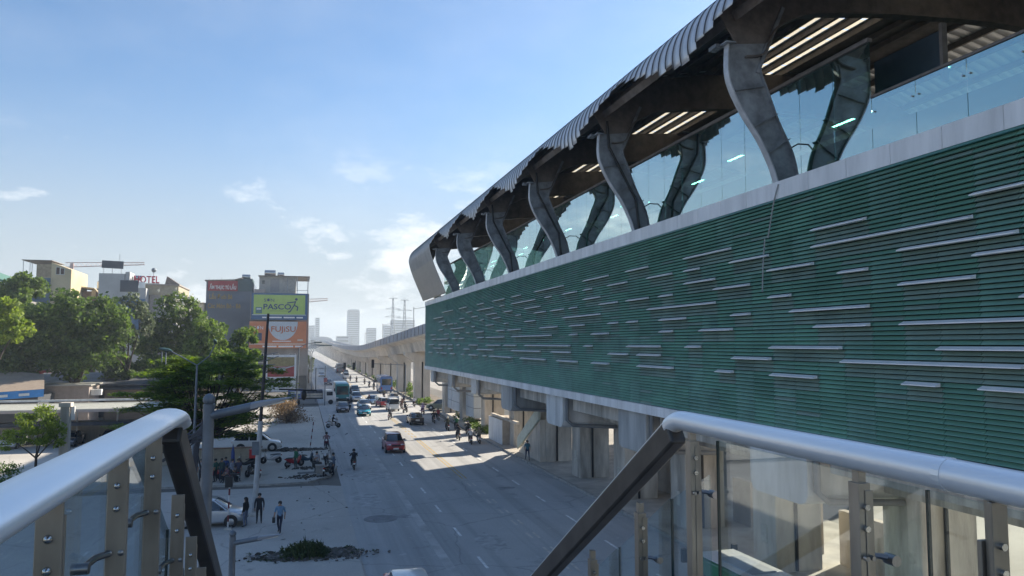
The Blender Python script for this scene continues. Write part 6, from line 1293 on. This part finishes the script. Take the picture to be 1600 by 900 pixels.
def clothm(c): return M('cloth_%02d%02d%02d' % tuple(int(v * 99) for v in c), c, 0.85, var=0.12, scale=9)
hairm = M('hair_black', (0.012, 0.010, 0.009), 0.5, var=0.1)
def cap_mesh(kind):
    q = MB()
    if kind == 'hair': q.lathe([(0.098, -0.02), (0.108, 0.03), (0.098, 0.085), (0.06, 0.128), (0.01, 0.14)], (0, -0.018, 0), n=14)
    elif kind == 'long':
        q.lathe([(0.098, -0.0), (0.11, 0.03), (0.1, 0.085), (0.06, 0.128), (0.01, 0.14)], (0, -0.018, 0), n=14); q.obox((0, -0.075, -0.13), 0.2, 0.09, 0.34)
    else: q.lathe([(0.125, -0.03), (0.135, 0.03), (0.125, 0.09), (0.085, 0.145), (0.01, 0.165)], (0, -0.01, 0), n=14); q.box(-0.09, 0.09, 0.08, 0.17, 0.02, 0.035)
    return q.mesh(kind, smooth=50)
CAPS = {k: cap_mesh(k) for k in ('hair', 'long', 'helmet')}
def person(label, pose, x, y, rz, shirt, trousers, head='hair', headcol=None, z=0.07, sleeves='short', h=1.0, group=None, bag=None):
    me, hp = POSES[pose + '_' + sleeves]; t = put('person', me, None); t.location = (x, y, z); t.rotation_euler = (0, 0, R(rz)); t.scale = (h, h, h); tag(t, label, 'person', group)
    for i, m_ in ((1, clothm(shirt)), (2, clothm(trousers))):
        t.material_slots[i].link = 'OBJECT'; t.material_slots[i].material = m_
    c = put('helmet' if head == 'helmet' else 'hair', CAPS[head], hairm, t); c.location = hp + Vector((0, 0, 0.02))
    if headcol: c.material_slots[0].link = 'OBJECT'; c.material_slots[0].material = clothm(headcol)
    return t
# motorbike prototype
def bike_meshes():
    o = {}; r = 0.28
    q = MB(); q.lathe([(r * 0.78, -0.035), (r * 0.97, -0.045), (r, 0), (r * 0.97, 0.045), (r * 0.78, 0.035), (r * 0.78, -0.035)], (0, 0, 0), 'x', 18); o['tyre'] = q.mesh('tyre', smooth=40)
    q = MB(); q.lathe([(0.05, -0.05), (0.06, 0.05)], (0, 0, 0), 'x', 8)
    for k in range(8):
        a = k * math.pi / 4; q.tube([(0, 0.05 * math.cos(a), 0.05 * math.sin(a)), (0, r * 0.8 * math.cos(a), r * 0.8 * math.sin(a))], 0.012, 4)
    o['rim'] = q.mesh('rim')
    S = lambda y, w, z0, z1: [(w * k, y, z0 + (z1 - z0) * v) for k, v in ((0.6, 0), (1, 0.4), (0.9, 0.85), (0.5, 1), (-0.5, 1), (-0.9, 0.85), (-1, 0.4), (-0.6, 0))]
    q = MB(); q.loft(catmull_secs([S(-0.85, 0.03, 0.66, 0.74), S(-0.6, 0.12, 0.48, 0.74), S(-0.2, 0.14, 0.32, 0.70), S(0.08, 0.11, 0.26, 0.52), S(0.30, 0.10, 0.28, 0.50), S(0.42, 0.14, 0.36, 0.74)], 2)); q.loft(catmull_secs([S(0.40, 0.20, 0.40, 0.78), S(0.50, 0.19, 0.52, 0.92), S(0.58, 0.1, 0.66, 0.94)], 2)); o['body'] = q.mesh('body', smooth=45)
    q = MB(); q.loft([S(-0.78, 0.07, 0.745, 0.80), S(-0.5, 0.13, 0.74, 0.82), S(-0.1, 0.13, 0.71, 0.79), S(0.1, 0.08, 0.68, 0.74)]); o['seat'] = q.mesh('seat', smooth=45)
    q = MB(); q.tube([(0, 0.42, 0.92), (0, 0.52, 0.6), (0.0, 0.60, 0.36)], 0.035, 6); 
    for s in (-1, 1): q.tube([(s * 0.07, 0.55, 0.55), (s * 0.07, 0.64, 0.28)], 0.022, 6)
    o['fork'] = q.mesh('fork')
    q = MB(); q.tube([(-0.36, 0.40, 1.01), (-0.2, 0.46, 1.0), (0, 0.48, 0.96), (0.2, 0.46, 1.0), (0.36, 0.40, 1.01)], 0.017, 6); 
    for s in (-1, 1): q.tube([(s * 0.24, 0.46, 1.0), (s * 0.30, 0.47, 1.18)], 0.008, 4); q.obox((s * 0.31, 0.47, 1.2), 0.11, 0.02, 0.07)
    o['handlebar'] = q.mesh('handlebar'); q = MB(); q.lathe([(0.10, 0.545), (0.105, 0.60), (0.05, 0.63)], (0, 0, 0.90), 'y', 12); o['headlamp'] = q.mesh('headlamp', smooth=40)
    q = MB(); q.obox((0, -0.84, 0.68), 0.16, 0.07, 0.08); o['tail_light'] = q.mesh('tail_light'); q = MB(); q.box(-0.09, 0.09, -0.87, -0.85, 0.48, 0.6); o['number_plate'] = q.mesh('number_plate')
    q = MB(); q.tube([(0.1, 0.0, 0.26), (0.15, -0.35, 0.27), (0.16, -0.8, 0.36)], [0.03, 0.05, 0.055], 8); o['exhaust'] = q.mesh('exhaust'); q = MB(); q.loft([S(0.34, 0.05, 0.53, 0.57), S(0.60, 0.07, 0.58, 0.61), S(0.86, 0.05, 0.44, 0.47)]); o['mudguard'] = q.mesh('mudguard')
    for k, m_ in (('tyre', tyre_m), ('rim', rim_m), ('body', paint('black', (0.015, 0.013, 0.016))), ('seat', trimb), ('fork', steel), ('handlebar', trimb), ('headlamp', hl_m), ('tail_light', tl_m), ('number_plate', plate_m), ('exhaust', steel), ('mudguard', trimb)): o[k].materials.append(m_)
    return o
BK = bike_meshes()
def bike(label, x, y, rz, col, z=0.006, lean=0, group='motorbikes'):
    t = thing('motorbike', label, 'motorbike', (x, y, z), group); t.rotation_euler = (0, R(lean), R(rz))
    b = put('body', BK['body'], None, t); link_mat(b, col)
    for k in ('seat', 'fork', 'handlebar', 'headlamp', 'tail_light', 'number_plate', 'exhaust', 'mudguard'): put(k, BK[k], None, t)
    for yy_ in (-0.60, 0.64):
        w = put('wheel', BK['tyre'], None, t); w.location = (0, yy_, 0.28); put('rim', BK['rim'], None, w)
    return t
RD = 'motorbikes ridden on the road'; RP = 'riders on motorbikes'
def ride(blabel, plabel, x, y, rz, bcol, shirt, trousers, helmet=(0.1, 0.1, 0.1), sleeves='long', z=0.006):
    bike(blabel, x, y, rz, bcol, z, group=RD); return person(plabel, 'ride', x, y, rz, shirt, trousers, 'helmet', helmet, z + 0.0, sleeves, group=RP)
dk = (0.02, 0.022, 0.03); jean = (0.035, 0.05, 0.09); khaki = (0.16, 0.14, 0.10)
ride('black motorbike riding away in the left lane alone', 'rider in black jacket riding away alone in the shaded left lane', 4.35, 64.4, 0, blackp, dk, dk, (0.02, 0.02, 0.02))
ride('maroon scooter facing the camera beside the striped pole', 'rider in pinkish shirt on the maroon scooter', 2.56, 77.4, 178, paint('maroon', (0.10, 0.015, 0.04)), (0.35, 0.22, 0.24), (0.05, 0.02, 0.05), (0.03, 0.03, 0.03), 'short')
ride('pale scooter crossing at the roadside with two riders', 'rider in dark clothes steering the pale scooter', 3.95, 96.2, -80, silver, dk, dk, (0.05, 0.05, 0.05)); person('passenger in white coat behind the dark rider', 'pillion', 3.50, 96.15, -80, (0.6, 0.58, 0.55), (0.4, 0.38, 0.36), 'helmet', (0.6, 0.6, 0.6), 0.02, 'long', group=RP)
ride('motorbike nearest the black car on the yellow line', 'rider in grey top and white helmet left of the black car', 11.75, 104.2, -20, blackp, (0.12, 0.12, 0.13), dk, (0.6, 0.6, 0.6))
ride('bicycle sized motorbike right of the white minivan', 'rider in dark clothes right of the white minivan', 15.1, 113.8, -30, blackp, dk, dk, (0.05, 0.04, 0.03))
ride('purple scooter near the turning olive car', 'rider in lilac raincoat near the olive car', 17.35, 111.2, 5, paint('purple', (0.12, 0.03, 0.14)), (0.42, 0.30, 0.46), (0.15, 0.06, 0.16), (0.5, 0.4, 0.5))
ride('motorbike behind the black car near the kerb', 'rider in black jacket behind the black car', 16.8, 98.4, 0, blackp, dk, dk, (0.03, 0.03, 0.04))
ride('scooter beside the green clad rider', 'rider in olive jacket with white helmet', 16.95, 89.6, 0, blackp, (0.05, 0.055, 0.035), dk, (0.6, 0.58, 0.5))
ride('scooter closest to the right kerb', 'rider in green jacket closest to the right kerb', 18.1, 90.0, 0, blackp, (0.03, 0.13, 0.07), dk, (0.45, 0.45, 0.42))
ride('scooter with white rear panel ahead of the pair', 'rider in black helmet ahead of the pair by the entrance block', 16.4, 80.5, 0, paint('white_black', (0.06, 0.06, 0.06)), dk, dk, (0.02, 0.02, 0.02))
ride('left scooter of the pair by the entrance block', 'rider in white shirt on the left of the pair', 17.0, 77.0, -5, blackp, (0.55, 0.55, 0.56), dk, (0.55, 0.55, 0.55))
ride('right scooter of the pair by the entrance block', 'rider in khaki jacket on the right of the pair', 17.95, 77.3, -5, silver, (0.16, 0.15, 0.11), dk, (0.2, 0.18, 0.15))
for i, (x, y) in enumerate([(14.3, 205.5), (15.6, 195.4), (15.55, 181), (15.7, 171), (13.2, 214), (17.3, 188), (12.6, 238)]):
    ride(ORD[i] + ' hazy motorbike far up the right lanes', ORD[i] + ' hazy rider far up the right lanes', x, y, 0, blackp, [dk, khaki, jean][i % 3], dk, (0.1, 0.1, 0.12))
for i, (x, y, sh, lb) in enumerate([(17.9, 101.5, (0.3, 0.05, 0.06), 'rider in red jacket next to the kerb behind the lilac rider'), (18.0, 124.5, (0.5, 0.5, 0.52), 'rider in white top beyond the turning olive car'), (17.2, 131.5, jean, 'rider in blue approaching the blue coach'), (15.4, 146.5, khaki, 'rider in khaki left of the blue coach'), (18.3, 84.4, dk, 'rider in black between the green jacket and the pair')]):
    ride('motorbike under the ' + lb, lb, x, y, 0, blackp, sh, dk, (0.15, 0.15, 0.17))
ride('dark motorbike in the shade beside the turquoise taxi', 'rider in dark clothes beside the turquoise taxi', 7.45, 121.5, 180, blackp, dk, dk, (0.04, 0.04, 0.05))
ride('brown motorbike right behind the white minivan', 'rider in brown coat right behind the white minivan', 15.5, 121, 0, blackp, (0.16, 0.09, 0.07), (0.1, 0.06, 0.05), (0.2, 0.1, 0.08))
ride('motorbike squeezed between the white car and the SUV', 'rider between the white car and the grey SUV', 11.3, 131.5, 180, blackp, (0.1, 0.1, 0.12), dk, (0.3, 0.05, 0.05))
bike('blue motorbike parked across the dug up patch', 0.55, 67.9, -80, paint('bike_blue', (0.02, 0.06, 0.11)), 0.07, 8, 'parked motorbikes')
bike('dark motorbike with a crate beside the man in grey', 2.15, 61.3, -25, blackp, 0.07, 6, 'parked motorbikes')
cb_ = thing('crate', 'pale carton crate on the ground beside the parked motorbike', 'crate', (1.55, 61.5, 0.07)); MB().box(1.25, 1.95, 61.2, 61.8, 0.3, 0.85).build('box', M('carton', (0.30, 0.28, 0.26), 0.85, var=0.15), cb_); MB().box(1.22, 1.98, 61.17, 61.83, 0.85, 0.9).build('lid', M('carton'), cb_); MB().box(1.35, 1.85, 61.3, 61.7, 0.07, 0.3).build('stand', steel, cb_)
bike('delivery scooter under the layered tree', -4.15, 66.6, 95, blackp, 0.07, 6, 'parked motorbikes')
rbx = thing('delivery_box', 'bright red delivery box on the parked scooter', 'delivery box', (-3.55, 66.6, 0.9)); MB().box(-3.95, -3.25, 66.25, 66.95, 0.92, 1.55).build('case', M('box_red', (0.55, 0.02, 0.025), 0.5, var=0.1), rbx, bevel=0.04); MB().box(-3.98, -3.22, 66.22, 66.98, 1.56, 1.62).build('lid', M('box_red'), rbx)
for i, (x, y, rz, cl, lb) in enumerate([(-6.3, 61.9, 75, red, 'red scooter parked beside the low pale wall'), (-6.0, 63.6, 80, silver, 'silver scooter parked close to the low pale wall'), (-3.4, 61.6, 40, blackp, 'black motorbike parked right of the waiting group'), (-0.4, 66.4, -60, red, 'red motorbike parked behind the person in green'), (2.3, 66.8, 170, blackp, 'black scooter standing alone at the kerb edge'), (-2.3, 68.8, 95, silver, 'silver scooter parked near the red delivery box')]):
    bike(lb, x, y, rz, cl, 0.07, 6, 'parked motorbikes')
bike('pale scooter parked behind the waiting group', -5.3, 62.6, 60, silver, 0.07, 6, 'parked motorbikes'); bike('dark scooter parked in front of the waiting group', -4.8, 60.9, 30, blackp, 0.07, 6, 'parked motorbikes')
# pedestrians
PG = 'people waiting under the layered tree'
person('man in pale blue shirt and dark trousers crossing the side street', 'walk', -0.95, 43.9, 165, (0.14, 0.25, 0.38), (0.02, 0.025, 0.05), z=0.0, h=1.0)
bg_ = thing('handbag', 'black bag carried by the man in the pale blue shirt', 'bag', (-1.25, 43.8, 0.55)); MB().box(-1.34, -1.18, 43.6, 43.95, 0.62, 0.9).build('pouch', trimb, bg_, bevel=0.03); MB().tube([(-1.26, 43.65, 0.9), (-1.26, 43.78, 1.02), (-1.26, 43.9, 0.9)], 0.01, 5).build('strap', trimb, bg_)
person('woman in black with a white face mask beside the utility pole', 'stand', -2.15, 46.6, 180, dk, dk, 'hair', z=0.0, sleeves='long', h=0.99)
person('woman in black top with long dark hair in front of the utility pole', 'stand', -2.85, 45.9, 60, (0.015, 0.015, 0.018), (0.12, 0.15, 0.22), 'long', z=0.0, sleeves='long', h=0.96)
person('person in green jacket standing on the kerb corner', 'stand', -0.25, 65.1, 120, (0.025, 0.14, 0.08), (0.05, 0.07, 0.08), sleeves='long', h=1.02)
person('woman in grey top holding a black bag near the crate', 'phone', 1.35, 63.0, 200, (0.35, 0.36, 0.4), dk, h=0.97)
hb = thing('handbag', 'black shopping bag beside the woman near the crate', 'bag', (1.4, 62.6, 0.6)); MB().box(1.0, 1.75, 62.55, 62.75, 0.55, 0.95).build('pouch', trimb, hb, bevel=0.04); MB().tube([(1.2, 62.65, 0.95), (1.38, 62.65, 1.1), (1.55, 62.65, 0.95)], 0.012, 5).build('strap', trimb, hb)
person('man in blue grey jacket standing behind the parked motorbike', 'phone', 2.6, 61.2, 100, (0.08, 0.11, 0.16), dk, sleeves='long', h=1.03)
person('man in white shirt standing left of the tall lamp post', 'stand', -6.95, 60.9, 170, (0.55, 0.56, 0.6), dk, h=1.0)
for i, (x, y, a, ps_, sh, tr_, lb) in enumerate([(-5.95, 60.6, 60, 'stand', (0.03, 0.10, 0.08), dk, 'person in dark green at the left of the waiting group'), (-5.55, 60.9, 200, 'stand', (0.05, 0.08, 0.07), jean, 'person in grey green second in the waiting group'), (-5.1, 60.3, 120, 'sit', (0.20, 0.10, 0.12), dk, 'seated person in dull pink in the waiting group'), (-4.75, 60.2, 240, 'walk', (0.25, 0.27, 0.33), dk, 'person in pale grey at the middle of the waiting group'), (-4.35, 60.5, 200, 'stand', (0.06, 0.06, 0.10), (0.05, 0.05, 0.06), 'person in navy at the right of the waiting group'), (-5.35, 61.8, 180, 'stand', (0.06, 0.09, 0.22), jean, 'person in blue at the back of the waiting group')]):
    person(lb, ps_, x, y, a, sh, tr_, z=0.07, h=1.0 - 0.02 * (i % 3), group=PG, sleeves='long' if i % 2 else 'short')
person('man in teal shirt walking past the entrance stairs', 'walk', 19.25, 64.2, 170, (0.06, 0.17, 0.22), jean, z=0.14)
person('person in dark clothes walking along the far left kerb', 'walk', 2.0, 150, 0, dk, jean, z=0.0); 
# striped barrier poles, planters, small street things
def striped(label, x, y, h, lean=0):
    t = thing('striped_pole', label, 'pole', (x, y, 0.0), 'red and white striped poles'); n = 8
    for k in range(n):
        z0, z1 = h * k / n, h * (k + 1) / n; MB().tube([(x + lean * z0 / h, y, z0 + 0.05), (x + lean * z1 / h, y, z1 + 0.05)], 0.05, 7).build('band', [M('band_white', (0.55, 0.55, 0.55), 0.6, var=0.1), M('band_red', (0.16, 0.03, 0.035), 0.6, var=0.1)][k % 2], t)
    MB().box(x - 0.2, x + 0.2, y - 0.2, y + 0.2, 0, 0.08).build('base', conc_d, t); return t
striped('striped barrier pole leaning beside the debris heap', 1.0, 77.3, 2.6, 0.3)
pm = striped('striped signal post beside the parked silver hatchback', -3.75, 45.6, 2.9, 0.05)
MB().box(-3.95, -3.55, 45.5, 45.7, 2.3, 2.9).build('signal_box', trimb, pm); MB().box(-3.7, -3.15, 45.55, 45.65, 2.95, 3.05).build('cap', trimb, pm)
wl = thing('low_wall', 'low pale wall behind the people waiting under the tree', 'wall', (-7, 69, 0.07)); MB().box(-12, -3.2, 70.2, 70.4, 0.07, 1.25).build('panel', M('pale_plaster', (0.50, 0.46, 0.40), 0.85, var=0.12), wl); MB().box(-12.1, -3.1, 70.1, 70.5, 1.25, 1.36).build('coping', M('reddish_cap', (0.33, 0.24, 0.20), 0.8, var=0.1), wl)
bnr = thing('umbrella_stand', 'folded blue parasol standing behind the waiting group', 'parasol', (-4.9, 62.4, 0.07)); MB().lathe([(0.03, 0.9), (0.16, 1.1), (0.13, 2.0), (0.03, 2.5)], (-4.9, 62.4, 0), n=9).build('canopy', M('parasol_blue', (0.04, 0.07, 0.22), 0.7, var=0.2), bnr); MB().lathe([(0.02, 0.07), (0.02, 2.6)], (-4.9, 62.4, 0), n=6).build('pole', galv, bnr)
mh_ = MB().box(-2.2, -1.2, 38.6, 39.4, 0.078, 0.083).build('access_cover', M('cast_iron', (0.16, 0.16, 0.165), 0.7, var=0.3, scale=6), bpy.data.objects['pavement_left'])
for i, (x, y, w, d_) in enumerate([(-0.1, 62.6, 1.4, 0.9), (1.9, 69.5, 0.9, 1.2)]):
    MB().box(x, x + w, y, y + d_, 0.071, 0.09).build('paving_patch', M('patch_dark', (0.16, 0.155, 0.15), 0.9, var=0.3, scale=3), bpy.data.objects['plaza'])
# overhead cables towards the utility pole
for i, (a, b, sag, lb) in enumerate([((-2.0, 48.8, 11.6), (-7.8, 176, 13.5), 1.6, 'thin black cable sagging along the left side of the road')]):
    pass
